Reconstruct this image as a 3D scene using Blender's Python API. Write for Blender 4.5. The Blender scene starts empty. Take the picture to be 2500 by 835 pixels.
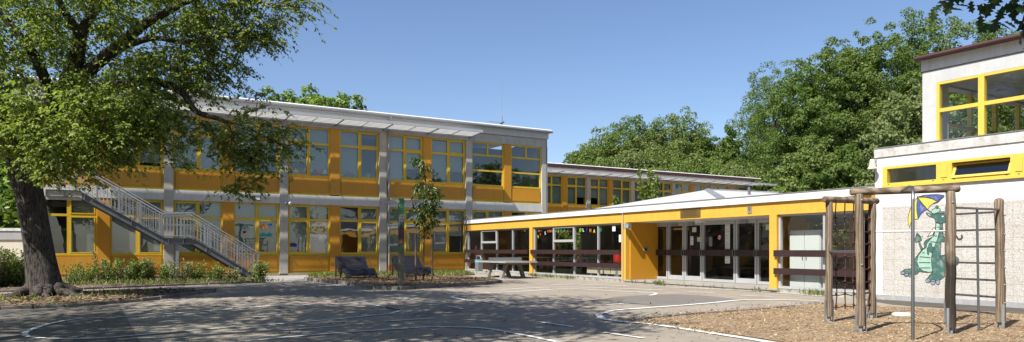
import bpy, math, random
import numpy as np
from mathutils import Vector, Matrix
R = random.Random(7)
NR = np.random.default_rng(11)
scene = bpy.context.scene
COL = scene.collection
# ---------------------------------------------------------------- measured camera
E, F, HZ = 1.23, 1720.0, 608.0          # eye height (m), focal length and horizon of the survey grid


def ground_at(px, py, z=0.0):
    y = (E - z) * F / (py - HZ)
    return ((px - 1250) / F * y, y)


def spot(px, py, y):
    return Vector(((px - 1250) / F * y, y, E + (HZ - py) / F * y))


class Facade:
    """Local frame of a building: x along its front to the right, -y out of the front, z up."""
    def __init__(self, ox, oy, deg):
        self.o = (ox, oy); self.rz = math.radians(deg)
        self.u = (math.cos(self.rz), math.sin(self.rz)); self.v = (-self.u[1], self.u[0])

    def x(self, px, y=0.0):
        ox, oy = self.o[0] + y * self.v[0], self.o[1] + y * self.v[1]
        r = (px - 1250) / F
        return (r * oy - ox) / (self.u[0] - r * self.u[1])

    def z(self, px, py, y=0.0):
        d = self.o[1] + y * self.v[1] + self.x(px, y) * self.u[1]
        return E + (HZ - py) / F * d

    def w(self, x, y, z=0.0):
        return Vector((self.o[0] + x * self.u[0] + y * self.v[0], self.o[1] + x * self.u[1] + y * self.v[1], z))

    def loc(self):
        return (self.o[0], self.o[1], 0)


FA = Facade(-2.47, 37.3, 30.7)
FB = Facade(-2.47, 37.3, -60.6)
FC = Facade(8.91, 17.3, -57.9)
FD = Facade(6.39, 58.8, 30.7)

# ---------------------------------------------------------------- objects
def link(o, parent=None):
    COL.objects.link(o)
    if parent is not None:
        o.parent = parent
    return o


def tag(o, label=None, cat=None, group=None, kind=None):
    for k, v in (('label', label), ('category', cat), ('group', group), ('kind', kind)):
        if v: o[k] = v
    return o


def thing(name, label, cat, loc=(0, 0, 0), rz=0.0, group=None):
    o = bpy.data.objects.new(name, None)
    o.empty_display_size = .2
    o.location = loc; o.rotation_euler = (0, 0, rz)
    link(o)
    return tag(o, label, cat, group)


def dup(src, loc, rz=None, label=None, scale=None):
    r = src.copy(); COL.objects.link(r); r.location = loc
    if rz is not None: r.rotation_euler = (0, 0, rz)
    if scale is not None: r.scale = scale
    if label: r['label'] = label
    for ch in list(src.children):
        c = ch.copy(); COL.objects.link(c); c.parent = r
        for g in list(ch.children):
            d = g.copy(); COL.objects.link(d); d.parent = c
    return r


class MB:
    def __init__(self):
        self.v = []; self.f = []; self.m = []; self.s = []
        self.mi = 0

    def add(self, vs, fs, smooth=False):
        b = len(self.v); self.v += [tuple(p) for p in vs]
        for f in fs:
            self.f.append([i + b for i in f]); self.m.append(self.mi); self.s.append(smooth)
        return self

    def box(self, x0, x1, y0, y1, z0, z1):
        return self.add([(x0, y0, z0), (x1, y0, z0), (x1, y1, z0), (x0, y1, z0), (x0, y0, z1), (x1, y0, z1), (x1, y1, z1), (x0, y1, z1)],
                        [(3, 2, 1, 0), (4, 5, 6, 7), (0, 1, 5, 4), (1, 2, 6, 5), (2, 3, 7, 6), (3, 0, 4, 7)])

    def quad(self, *p):
        return self.add(p, [tuple(range(len(p)))])

    def prism_xz(self, pts, y0, y1):
        n = len(pts)
        a = sum(pts[i][0] * pts[(i + 1) % n][1] - pts[(i + 1) % n][0] * pts[i][1] for i in range(n))
        if a < 0: pts = pts[::-1]
        vs = [(x, y0, z) for x, z in pts] + [(x, y1, z) for x, z in pts]
        fs = [tuple(range(n)), tuple(range(2 * n - 1, n - 1, -1))] + [(i, i + n, (i + 1) % n + n, (i + 1) % n) for i in range(n)]
        return self.add(vs, fs)

    def prism_xy(self, pts, z0, z1):
        n = len(pts)
        a = sum(pts[i][0] * pts[(i + 1) % n][1] - pts[(i + 1) % n][0] * pts[i][1] for i in range(n))
        if a < 0: pts = pts[::-1]
        vs = [(x, y, z0) for x, y in pts] + [(x, y, z1) for x, y in pts]
        fs = [tuple(range(n - 1, -1, -1)), tuple(range(n, 2 * n))] + [(i, (i + 1) % n, (i + 1) % n + n, i + n) for i in range(n)]
        return self.add(vs, fs)

    def tube(self, path, rad, n=8, caps=True):
        P = [Vector(p) for p in path]
        if not hasattr(rad, '__len__'): rad = [rad] * len(P)
        ref = None; rings = []
        for i, p in enumerate(P):
            t = (P[min(i + 1, len(P) - 1)] - P[max(i - 1, 0)])
            if t.length < 1e-9: t = Vector((0, 0, 1))
            t.normalize()
            if ref is None:
                ref = t.orthogonal().normalized()
            ref = (ref - t * ref.dot(t))
            if ref.length < 1e-6: ref = t.orthogonal()
            ref.normalize(); b = t.cross(ref)
            rings.append([p + (ref * math.cos(2 * math.pi * k / n) + b * math.sin(2 * math.pi * k / n)) * rad[i] for k in range(n)])
        vs = [q for r in rings for q in r]; fs = []
        for i in range(len(P) - 1):
            for k in range(n):
                fs.append((i * n + k, i * n + (k + 1) % n, (i + 1) * n + (k + 1) % n, (i + 1) * n + k))
        self.add(vs, fs, True)
        if caps:
            self.add(rings[0], [tuple(range(n - 1, -1, -1))]); self.add(rings[-1], [tuple(range(n))])
        return self

    def bar(self, p0, p1, w, h, up=(0, 0, 1)):
        p0, p1 = Vector(p0), Vector(p1); t = (p1 - p0).normalized(); up = Vector(up)
        s = t.cross(up)
        if s.length < 1e-6: s = t.orthogonal()
        s.normalize(); u = s.cross(t)
        vs = []
        for p in (p0, p1):
            for a, b in ((-1, -1), (1, -1), (1, 1), (-1, 1)):
                vs.append(p + s * a * w / 2 + u * b * h / 2)
        return self.add(vs, [(0, 1, 2, 3), (7, 6, 5, 4), (0, 4, 5, 1), (1, 5, 6, 2), (2, 6, 7, 3), (3, 7, 4, 0)])

    def lathe(self, prof, n=16, at=(0, 0, 0)):
        vs = []; fs = []
        for r, z in prof:
            for k in range(n):
                a = 2 * math.pi * k / n
                vs.append((at[0] + r * math.cos(a), at[1] + r * math.sin(a), at[2] + z))
        for i in range(len(prof) - 1):
            for k in range(n):
                fs.append((i * n + k, i * n + (k + 1) % n, (i + 1) * n + (k + 1) % n, (i + 1) * n + k))
        return self.add(vs, fs, True)

    def build(self, name, mats, parent=None, bevel=0):
        me = bpy.data.meshes.new(name)
        me.from_pydata(self.v, [], self.f)
        if not isinstance(mats, (list, tuple)): mats = [mats]
        for m in mats: me.materials.append(m)
        me.polygons.foreach_set('material_index', self.m)
        me.polygons.foreach_set('use_smooth', self.s)
        me.update()
        o = bpy.data.objects.new(name, me)
        link(o, parent)
        if bevel:
            b = o.modifiers.new('bevel', 'BEVEL'); b.width = bevel; b.segments = 2; b.limit_method = 'ANGLE'
        return o


# ---------------------------------------------------------------- materials
def newmat(name):
    m = bpy.data.materials.new(name); m.use_nodes = True
    nt = m.node_tree; nt.nodes.clear()
    out = nt.nodes.new('ShaderNodeOutputMaterial')
    return m, nt, out


def nd(nt, t, **kw):
    n = nt.nodes.new(t)
    for k, v in kw.items():
        if k in n.inputs: n.inputs[k].default_value = v
        else: setattr(n, k, v)
    return n


def noise(nt, co, scale, detail=5, rough=.6):
    n = nd(nt, 'ShaderNodeTexNoise'); n.inputs['Scale'].default_value = scale; n.inputs['Detail'].default_value = detail
    n.inputs['Roughness'].default_value = rough
    nt.links.new(co, n.inputs['Vector']); return n.outputs['Fac']


def ramp(nt, fac, stops):
    r = nd(nt, 'ShaderNodeValToRGB'); el = r.color_ramp.elements
    while len(el) > 1: el.remove(el[-1])
    el[0].position = stops[0][0]; el[0].color = (*stops[0][1], 1)
    for p, c in stops[1:]:
        e = el.new(p); e.color = (*c, 1)
    nt.links.new(fac, r.inputs['Fac']); return r.outputs['Color']


def mix(nt, fac, a, b, mode='MIX'):
    m = nd(nt, 'ShaderNodeMix'); m.data_type = 'RGBA'; m.blend_type = mode
    for i, s in ((0, fac), (6, a), (7, b)):
        if isinstance(s, (int, float)): m.inputs[i].default_value = s
        elif isinstance(s, tuple): m.inputs[i].default_value = (*s, 1)
        else: nt.links.new(s, m.inputs[i])
    return m.outputs[2]


def g3(v): return (v, v, v)


def bump(nt, h, strength, dist, prev=None):
    b = nd(nt, 'ShaderNodeBump'); b.inputs['Strength'].default_value = strength; b.inputs['Distance'].default_value = dist
    nt.links.new(h, b.inputs['Height'])
    if prev is not None: nt.links.new(prev, b.inputs['Normal'])
    return b.outputs['Normal']


KA = .72      # overall reflectance level of painted and mineral surfaces


def ka(c): return tuple(v * KA for v in c)


def surf(name, col, rough=.6, var=.12, scale=1.5, fine=25., fvar=.06, bstr=.0, bdist=.01, metal=0., spec=.4, dirt=None, dirt_amt=0., rvar=0., streak=0.):
    m, nt, out = newmat(name); col = ka(col); dirt = ka(dirt) if dirt else None
    p = nd(nt, 'ShaderNodeBsdfPrincipled')
    co = nd(nt, 'ShaderNodeTexCoord').outputs['Object']
    n1 = noise(nt, co, scale); n2 = noise(nt, co, fine, 4)
    k1 = ramp(nt, n1, [(.3, g3(1 - var)), (.7, g3(1 + var * .6))])
    k2 = ramp(nt, n2, [(.3, g3(1 - fvar)), (.7, g3(1 + fvar))])
    c = mix(nt, 1., mix(nt, 1., col, k1, 'MULTIPLY'), k2, 'MULTIPLY')
    if dirt:
        n3 = noise(nt, co, scale * 2.7 + 1.3, 8, .7)
        f = ramp(nt, n3, [(.5, g3(0)), (.72, g3(dirt_amt))])
        c = mix(nt, f, c, dirt)
    if streak:      # rain streaks running down the face
        mp = nd(nt, 'ShaderNodeMapping'); mp.inputs['Scale'].default_value = (5.5, 5.5, .55); nt.links.new(co, mp.inputs['Vector'])
        ns = noise(nt, mp.outputs[0], 1.6, 6, .65)
        c = mix(nt, 1., c, ramp(nt, ns, [(.36, g3(1 - streak)), (.6, g3(1 + streak * .3))]), 'MULTIPLY')
    nt.links.new(c, p.inputs['Base Color'])
    p.inputs['Roughness'].default_value = rough; p.inputs['Metallic'].default_value = metal
    p.inputs['Specular IOR Level'].default_value = spec
    if rvar:
        rr = ramp(nt, n1, [(.3, g3(max(0, rough - rvar))), (.7, g3(min(1, rough + rvar)))])
        nt.links.new(rr, p.inputs['Roughness'])
    if bstr:
        nt.links.new(bump(nt, n2, bstr, bdist), p.inputs['Normal'])
    nt.links.new(p.outputs[0], out.inputs[0])
    return m


def glass(name, tint, ior=1.6, wob=.02, rough=0.0):
    m, nt, out = newmat(name)
    co = nd(nt, 'ShaderNodeTexCoord').outputs['Object']
    F0 = ((ior - 1) / (ior + 1)) ** 2 * 1.6
    t = nd(nt, 'ShaderNodeBsdfTransparent'); t.inputs['Color'].default_value = (*tint, 1)
    gl = nd(nt, 'ShaderNodeBsdfGlossy'); gl.inputs['Roughness'].default_value = rough
    lw = nd(nt, 'ShaderNodeLayerWeight'); lw.inputs['Blend'].default_value = .5
    pw = nd(nt, 'ShaderNodeMath'); pw.operation = 'POWER'; nt.links.new(lw.outputs['Facing'], pw.inputs[0]); pw.inputs[1].default_value = 4.5
    fr = nd(nt, 'ShaderNodeMath'); fr.operation = 'MULTIPLY_ADD'; nt.links.new(pw.outputs[0], fr.inputs[0]); fr.inputs[1].default_value = 1 - F0; fr.inputs[2].default_value = F0
    nrm = bump(nt, noise(nt, co, 1.1, 2), 1., wob)
    nt.links.new(nrm, gl.inputs['Normal'])
    mx = nd(nt, 'ShaderNodeMixShader')
    nt.links.new(fr.outputs[0], mx.inputs[0]); nt.links.new(t.outputs[0], mx.inputs[1]); nt.links.new(gl.outputs[0], mx.inputs[2])
    nt.links.new(mx.outputs[0], out.inputs[0])
    return m


def leafmat(name, c1, c2, trans=.35, rough=.45, spec=.35):
    m, nt, out = newmat(name)
    at = nd(nt, 'ShaderNodeAttribute'); at.attribute_name = 'tint'
    c = mix(nt, at.outputs['Fac'], c1, c2)
    p = nd(nt, 'ShaderNodeBsdfPrincipled'); p.inputs['Roughness'].default_value = rough; p.inputs['Specular IOR Level'].default_value = spec
    nt.links.new(c, p.inputs['Base Color'])
    tr = nd(nt, 'ShaderNodeBsdfTranslucent')
    nt.links.new(mix(nt, 1., c, (1.15, 1.25, .6), 'MULTIPLY'), tr.inputs['Color'])
    mx = nd(nt, 'ShaderNodeMixShader'); mx.inputs[0].default_value = trans
    nt.links.new(p.outputs[0], mx.inputs[1]); nt.links.new(tr.outputs[0], mx.inputs[2])
    nt.links.new(mx.outputs[0], out.inputs[0])
    return m


def ground_mat(name, base, dark, light, speck=.25, bstr=.3):
    m, nt, out = newmat(name); base, dark, light = ka(base), ka(dark), ka(light)
    p = nd(nt, 'ShaderNodeBsdfPrincipled'); p.inputs['Roughness'].default_value = .85; p.inputs['Specular IOR Level'].default_value = .25
    co = nd(nt, 'ShaderNodeTexCoord').outputs['Object']
    big = noise(nt, co, .22, 6, .65); med = noise(nt, co, 1.7, 6, .7); fine = noise(nt, co, 60, 3, .7)
    c = mix(nt, ramp(nt, big, [(.35, g3(0)), (.68, g3(1))]), base, light)
    c = mix(nt, ramp(nt, med, [(.44, g3(0)), (.72, g3(.7))]), c, dark)
    c = mix(nt, 1., c, ramp(nt, fine, [(.3, g3(1 - speck)), (.7, g3(1 + speck * .8))]), 'MULTIPLY')
    if speck < .35:      # hairline cracks
        wp = nd(nt, 'ShaderNodeTexNoise'); wp.inputs['Scale'].default_value = .9; wp.inputs['Detail'].default_value = 6; nt.links.new(co, wp.inputs['Vector'])
        va = nd(nt, 'ShaderNodeVectorMath'); va.operation = 'MULTIPLY_ADD'; nt.links.new(wp.outputs['Color'], va.inputs[0]); va.inputs[1].default_value = (1.6, 1.6, 0); nt.links.new(co, va.inputs[2])
        vo = nd(nt, 'ShaderNodeTexVoronoi'); vo.feature = 'DISTANCE_TO_EDGE'; vo.inputs['Scale'].default_value = .2; nt.links.new(va.outputs[0], vo.inputs['Vector'])
        c = mix(nt, ramp(nt, vo.outputs['Distance'], [(.0, g3(.6)), (.0045, g3(0))]), c, (.05, .045, .04))
    nt.links.new(c, p.inputs['Base Color'])
    nt.links.new(bump(nt, fine, bstr, .006), p.inputs['Normal'])
    nt.links.new(p.outputs[0], out.inputs[0])
    return m


def chips_mat(name, cols, scale=22, bstr=.9):
    m, nt, out = newmat(name); cols = [ka(c) for c in cols]
    p = nd(nt, 'ShaderNodeBsdfPrincipled'); p.inputs['Roughness'].default_value = .9; p.inputs['Specular IOR Level'].default_value = .15
    tc = nd(nt, 'ShaderNodeTexCoord').outputs['Object']
    mp = nd(nt, 'ShaderNodeMapping'); mp.inputs['Scale'].default_value = (1, 1.7, 1)
    nt.links.new(tc, mp.inputs['Vector']); co = mp.outputs[0]
    vo = nd(nt, 'ShaderNodeTexVoronoi'); vo.inputs['Scale'].default_value = scale; nt.links.new(co, vo.inputs['Vector'])
    sx = nd(nt, 'ShaderNodeSeparateColor'); nt.links.new(vo.outputs['Color'], sx.inputs[0])
    n = len(cols)
    c = ramp(nt, sx.outputs[0], [(i / (n - 1), q) for i, q in enumerate(cols)])
    big = noise(nt, tc, .8, 5)
    c = mix(nt, 1., c, ramp(nt, big, [(.3, g3(.78)), (.7, g3(1.12))]), 'MULTIPLY')
    nt.links.new(c, p.inputs['Base Color'])
    nt.links.new(bump(nt, vo.outputs['Distance'], bstr, .03), p.inputs['Normal'])
    nt.links.new(p.outputs[0], out.inputs[0])
    return m


def pebble_mat():
    m, nt, out = newmat('exposed_aggregate')
    p = nd(nt, 'ShaderNodeBsdfPrincipled'); p.inputs['Roughness'].default_value = .9; p.inputs['Specular IOR Level'].default_value = .2
    co = nd(nt, 'ShaderNodeTexCoord').outputs['Object']
    vo = nd(nt, 'ShaderNodeTexVoronoi'); vo.inputs['Scale'].default_value = 70; nt.links.new(co, vo.inputs['Vector'])
    sx = nd(nt, 'ShaderNodeSeparateColor'); nt.links.new(vo.outputs['Color'], sx.inputs[0])
    c = ramp(nt, sx.outputs[0], [(0, (.33, .3, .265)), (.08, (.44, .4, .36)), (.2, (.54, .51, .465)), (.6, (.61, .58, .535)), (1, (.69, .66, .615))])
    st = noise(nt, co, 1.1, 8, .7)
    c = mix(nt, 1., mix(nt, ramp(nt, st, [(.5, g3(0)), (.75, g3(.35))]), c, (.42, .33, .24)), g3(KA), 'MULTIPLY')
    br = nd(nt, 'ShaderNodeTexBrick'); br.inputs['Scale'].default_value = 1; br.inputs['Brick Width'].default_value = .5; br.inputs['Row Height'].default_value = .245
    br.inputs['Mortar Size'].default_value = .006; br.offset = 0.0
    br.inputs['Color1'].default_value = (1, 1, 1, 1); br.inputs['Color2'].default_value = (.95, .95, .95, 1); br.inputs['Mortar'].default_value = (.8, .77, .72, 1)
    mp = nd(nt, 'ShaderNodeMapping'); mp.inputs['Rotation'].default_value = (math.radians(90), 0, 0); nt.links.new(co, mp.inputs['Vector'])
    nt.links.new(mp.outputs[0], br.inputs['Vector'])
    c = mix(nt, 1., c, br.outputs['Color'], 'MULTIPLY')
    nt.links.new(c, p.inputs['Base Color'])
    nt.links.new(bump(nt, vo.outputs['Distance'], .6, .012), p.inputs['Normal'])
    nt.links.new(p.outputs[0], out.inputs[0])
    return m


def wood_mat(name, c1, c2, rough=.8):
    m, nt, out = newmat(name); c1, c2 = ka(c1), ka(c2)
    p = nd(nt, 'ShaderNodeBsdfPrincipled'); p.inputs['Roughness'].default_value = rough; p.inputs['Specular IOR Level'].default_value = .2
    tc = nd(nt, 'ShaderNodeTexCoord').outputs['Object']
    mp = nd(nt, 'ShaderNodeMapping'); mp.inputs['Scale'].default_value = (9, 9, 1.1); nt.links.new(tc, mp.inputs['Vector'])
    w = nd(nt, 'ShaderNodeTexWave'); w.inputs['Scale'].default_value = 1.1; w.inputs['Distortion'].default_value = 7; w.inputs['Detail'].default_value = 3
    nt.links.new(mp.outputs[0], w.inputs['Vector'])
    c = mix(nt, ramp(nt, w.outputs['Fac'], [(.2, g3(0)), (.9, g3(1))]), c1, c2)
    n = noise(nt, tc, 3.5, 6, .7)
    c = mix(nt, 1., c, ramp(nt, n, [(.3, g3(.72)), (.7, g3(1.2))]), 'MULTIPLY')
    nt.links.new(c, p.inputs['Base Color'])
    nt.links.new(bump(nt, w.outputs['Fac'], .35, .008), p.inputs['Normal'])
    nt.links.new(p.outputs[0], out.inputs[0])
    return m


def bark_mat(name, c1, c2):
    m, nt, out = newmat(name)
    p = nd(nt, 'ShaderNodeBsdfPrincipled'); p.inputs['Roughness'].default_value = .95; p.inputs['Specular IOR Level'].default_value = .1
    tc = nd(nt, 'ShaderNodeTexCoord').outputs['Object']
    mp = nd(nt, 'ShaderNodeMapping'); mp.inputs['Scale'].default_value = (13, 13, 1.3); nt.links.new(tc, mp.inputs['Vector'])
    n = noise(nt, mp.outputs[0], 2.4, 7, .7); n2 = noise(nt, tc, 2.0, 5)
    c = mix(nt, ramp(nt, n, [(.38, g3(0)), (.62, g3(1))]), c1, c2)
    c = mix(nt, 1., c, ramp(nt, n2, [(.3, g3(.7)), (.7, g3(1.25))]), 'MULTIPLY')
    nt.links.new(c, p.inputs['Base Color'])
    nt.links.new(bump(nt, n, 1., .06), p.inputs['Normal'])
    nt.links.new(p.outputs[0], out.inputs[0])
    return m


def slat_mat():
    m, nt, out = newmat('translucent_white_louvre')
    d = nd(nt, 'ShaderNodeBsdfDiffuse'); d.inputs['Color'].default_value = (.82, .82, .8, 1)
    t = nd(nt, 'ShaderNodeBsdfTranslucent'); t.inputs['Color'].default_value = (.8, .8, .78, 1)
    mx = nd(nt, 'ShaderNodeMixShader'); mx.inputs[0].default_value = .3
    nt.links.new(d.outputs[0], mx.inputs[1]); nt.links.new(t.outputs[0], mx.inputs[2]); nt.links.new(mx.outputs[0], out.inputs[0])
    return m


M = dict(
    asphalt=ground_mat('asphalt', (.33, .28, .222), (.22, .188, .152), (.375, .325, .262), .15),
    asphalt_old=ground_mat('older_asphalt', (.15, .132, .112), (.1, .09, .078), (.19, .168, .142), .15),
    asphalt_patch=ground_mat('patched_asphalt', (.2, .178, .155), (.16, .143, .125), (.23, .205, .18), .12),
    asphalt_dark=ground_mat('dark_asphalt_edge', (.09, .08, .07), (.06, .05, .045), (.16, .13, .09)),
    paving=ground_mat('concrete_paving', (.36, .33, .29), (.24, .21, .18), (.44, .41, .37)),
    soil=ground_mat('dry_soil', (.15, .105, .07), (.07, .05, .035), (.25, .185, .125), .4, .8),
    line=surf('road_paint', (.9, .89, .84), .7, .14, 5, 60, .2, dirt=(.36, .31, .25), dirt_amt=.95),
    kerb=surf('kerb_stone', (.26, .23, .2), .9, .3, 2.2, 30, .2, .4, .01, dirt=(.1, .08, .05), dirt_amt=.7),
    chips=chips_mat('wood_chips', [(.17, .1, .055), (.3, .2, .115), (.38, .265, .155), (.46, .335, .205), (.58, .46, .31)], 26),
    mulch=chips_mat('bark_mulch', [(.07, .045, .025), (.16, .1, .06), (.27, .18, .11), (.36, .26, .16)], 14),
    concrete=surf('facade_concrete', (.55, .51, .44), .85, .12, .9, 30, .07, .15, .004, streak=.09, dirt=(.22, .2, .18), dirt_amt=.35),
    band=surf('pale_concrete_band', (.72, .69, .63), .8, .08, .9, 30, .05, .1, .004, dirt=(.4, .37, .33), dirt_amt=.3, streak=.07),
    concrete_lt=surf('light_render', (.58, .58, .57), .85, .1, 1.2, 30, .05, .15, .004, streak=.05, dirt=(.42, .38, .33), dirt_amt=.3),
    parapet=surf('weathered_parapet', (.62, .6, .57), .85, .14, 1.4, 30, .08, .1, .004, streak=.14, dirt=(.24, .19, .14), dirt_amt=.6),
    plinth=surf('mossy_plinth', (.42, .39, .33), .9, .3, 2.5, 30, .2, .5, .01, dirt=(.12, .11, .07), dirt_amt=.8),
    white=surf('white_paint', (.8, .8, .78), .55, .06, .8, 20, .03, streak=.1),
    fascia_grey=surf('grey_sheet_metal', (.6, .6, .59), .5, .08, .7, 20, .04, metal=.0, streak=.06),
    zinc=surf('zinc_edge', (.33, .33, .325), .45, .12, 1.2, 20, .06, metal=.35),
    brown_gutter=surf('brown_gutter', (.085, .035, .034), .45, .15, 1.5, 20, .06),
    yellow=surf('yellow_frame', (.8, .53, .035), .45, .08, 1.5, 20, .04),
    yellow_c=surf('annexe_yellow', (.76, .54, .085), .45, .06, 1.5, 20, .03),
    orange=surf('orange_panel', (.7, .315, .022), .5, .09, .7, 20, .03, rvar=.1, streak=.05),
    orange_faded=surf('orange_panel_faded', (.72, .345, .04), .55, .1, .9, 20, .04, rvar=.1, streak=.07),
    orange_deep=surf('orange_panel_deep', (.65, .285, .02), .45, .08, .6, 20, .03, rvar=.1, streak=.06),
    ochre=surf('ochre_paint', (.78, .43, .06), .5, .05, .6, 20, .03, streak=.07, dirt=(.62, .3, .03), dirt_amt=.3),
    recess=surf('recess_orange', (.66, .3, .018), .5, .06, .6, 20, .03),
    alu=surf('aluminium', (.55, .55, .55), .4, .06, 2, 20, .04, metal=.25),
    galv=surf('galvanised_steel', (.38, .395, .41), .45, .15, 3, 40, .1, metal=.45),
    galv_dk=surf('galvanised_stringer', (.2, .21, .225), .5, .2, 2, 30, .1, metal=.35),
    steel=surf('stainless_tube', (.3, .29, .28), .35, .08, 3, 30, .05, metal=.85),
    rail=surf('brown_rail', (.04, .019, .018), .5, .15, 2, 20, .08),
    slat=slat_mat(),
    blind=surf('pale_blind', (.3, .35, .31), .8, .08, .8, 20, .04),
    blind_lt=surf('white_blind', (.42, .45, .42), .8, .06, .8, 20, .04),
    glassA=glass('window_glass', (.82, .86, .84), 1.95, .003),
    glassB=glass('pavilion_glass', (.9, .92, .9), 1.5, .006),
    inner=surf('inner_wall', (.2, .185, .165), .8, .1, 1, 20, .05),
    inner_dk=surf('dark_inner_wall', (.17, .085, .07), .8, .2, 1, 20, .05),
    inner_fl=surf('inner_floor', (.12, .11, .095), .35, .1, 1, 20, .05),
    ceil=surf('inner_ceiling', (.5, .5, .47), .8, .05, 1, 20, .05),
    mem=surf('roof_membrane', (.3, .3, .29), .9, .2, .5, 20, .1),
    hall=surf('hall_roof_sheet', (.58, .58, .57), .5, .06, .5, 20, .03, dirt=(.5, .5, .48), dirt_amt=.4),
    pebble=pebble_mat(),
    post=wood_mat('weathered_post', (.15, .108, .073), (.29, .22, .155)),
    post_gr=wood_mat('mossy_post', (.07, .065, .045), (.16, .14, .1)),
    plank=wood_mat('bleached_beam', (.4, .37, .31), (.68, .63, .55)),
    stake=wood_mat('stake_wood', (.13, .085, .06), (.27, .19, .14)),
    bark=bark_mat('grey_bark', (.022, .019, .017), (.125, .108, .095)),
    bark2=bark_mat('brown_bark', (.03, .023, .017), (.11, .085, .065)),
    navy=surf('navy_slats', (.012, .014, .024), .6, .2, 3, 30, .1),
    conc_table=surf('cast_concrete', (.27, .25, .22), .85, .15, 2, 30, .12, .3, .006, dirt=(.2, .16, .11), dirt_amt=.5),
    rope=surf('red_brown_rope', (.09, .03, .022), .9, .2, 5, 40, .1),
    black=surf('black_plastic', (.02, .02, .022), .5, .1, 3, 20, .05),
    paper=surf('paper', (.75, .76, .74), .8, .05, 3, 20, .03),
    paper_gr=surf('greenish_paper', (.6, .68, .6), .8, .05, 3, 20, .03),
    paper_cr=surf('cream_paper', (.72, .62, .4), .8, .05, 3, 20, .03),
    ink=surf('print_ink', (.12, .12, .13), .8, .05, 3, 20, .03),
    cabinet=surf('white_cabinet', (.72, .74, .72), .5, .04, 1, 20, .02),
    red=surf('red_bag', (.6, .03, .025), .5, .15, 4, 20, .05),
    cyan=surf('light_blue_band', (.08, .4, .62), .5, .08, 3, 20, .04),
    bin_gr=surf('grey_bin_sheet', (.24, .255, .255), .5, .1, 3, 20, .06, metal=.2),
    brass=surf('brass_plaque', (.22, .14, .04), .45, .12, 4, 40, .08, metal=.4),
    table=surf('beech_top', (.5, .34, .16), .5, .1, 3, 20, .05),
    cream=surf('cream_enamel', (.72, .64, .46), .45, .06, 4, 20, .03),
    beige_wall=surf('beige_wall_render', (.62, .55, .44), .9, .08, .8, 20, .05, .2, .005, dirt=(.4, .33, .25), dirt_amt=.3),
    coping=surf('grey_coping', (.33, .32, .3), .9, .15, 1.5, 20, .1),
    lens=surf('lamp_lens', (.75, .75, .7), .2, .03, 3, 20, .02),
    stone=surf('pale_stone', (.6, .56, .48), .85, .1, 6, 30, .06, .3, .01),
)
for nm, c in dict(red=(.62, .03, .03), lime=(.35, .7, .04), teal=(.02, .4, .36), yellow=(.8, .62, .03), green=(.04, .4, .06), orange=(.65, .24, .04),
                  white=(.75, .75, .75), blue=(.03, .04, .2), maroon=(.25, .02, .04), gt=(.05, .16, .13)).items():
    M['let_' + nm] = surf('letter_' + nm, c, .6, .04, 4, 20, .02)
# ================================================================ two-storey classroom wings
def window_unit(root, x0, x1, z0, z1, trans, style, blinds=(1, 1), drop=(1., 1.), bmat='blind', room=None):
    """One window: yellow frame (part), its glass and its blinds (sub-parts)."""
    fr = MB(); Y0, Y1 = .12, .2; w = .075; xm = (x0 + x1) / 2
    fr.box(x0, x0 + w, Y0, Y1, z0, z1); fr.box(x1 - w, x1, Y0, Y1, z0, z1)
    fr.box(x0 + w, x1 - w, Y0 + .002, Y1, z1 - w, z1); fr.box(x0 + w, x1 - w, Y0 - .01, Y1, z0, z0 + .09)
    gl = MB(); bl = MB()
    cells = []
    if style == 'wide':      # two small lights over two full-width lights
        t0, t1 = trans[0] - .045, trans[0] + .045
        fr.box(x0 + w, x1 - w, Y0 + .002, Y1, t0, t1)
        fr.box(xm - .05, xm + .05, Y0 + .004, Y1, t1, z1 - w)
        t2 = trans[1]; fr.box(x0 + w, x1 - w, Y0 + .002, Y1, t2 - .045, t2 + .045)
        cells = [(x0 + w, xm - .05, t1, z1 - w), (xm + .05, x1 - w, t1, z1 - w), (x0 + w, x1 - w, t2 + .045, t0), (x0 + w, x1 - w, z0 + .09, t2 - .045)]
    else:
        t0, t1 = trans[0] - .05, trans[0] + .05
        fr.box(x0 + w, x1 - w, Y0 + .002, Y1, t0, t1)
        mw = .055
        fr.box(xm - mw, xm + mw, Y0 + .004, Y1, z0 + .09, t0); fr.box(xm - mw, xm + mw, Y0 + .004, Y1, t1, z1 - w)
        cells = [(x0 + w, xm - mw, t1, z1 - w), (xm + mw, x1 - w, t1, z1 - w), (x0 + w, xm - mw, z0 + .09, t0), (xm + mw, x1 - w, z0 + .09, t0)]
        # opening sashes: a slimmer raised frame round two of the lights
        for c in ((cells[1], cells[3]) if R.random() < .6 else (cells[0], cells[2])):
            a, b, d, e = c; s = .045
            for q in ((a, a + s, d, e), (b - s, b, d, e), (a + s, b - s, d, d + s), (a + s, b - s, e - s, e)):
                fr.box(q[0] + .001, q[1] - .001, Y0 - .015, Y0 + .05, q[2] + .001, q[3] - .001)
    for a, b, d, e in cells:
        j = [R.uniform(-.004, .004) for _ in range(4)]
        gl.quad((a, .17 + j[0], d), (b, .17 + j[1], d), (b, .17 + j[2], e), (a, .17 + j[3], e))
    f = fr.build('window', M['yellow'], root)
    gl.build('pane', M['glassA'], f)
    for k in (0, 1):
        if not blinds[k] or style == 'wide': continue
        a, b = (x0 + w, xm - .055) if k == 0 else (xm + .055, x1 - w)
        zb = z1 - .02 - (z1 - z0 - .1) * drop[k]
        bl.quad((a, .26, zb), (b, .26, zb), (b, .26, z1 - .02), (a, .26, z1 - .02))
        bl.box(a, b, .255, .28, zb - .03, zb)
    if bl.v: bl.build('blind', M[bmat], f)
    return f


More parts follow.
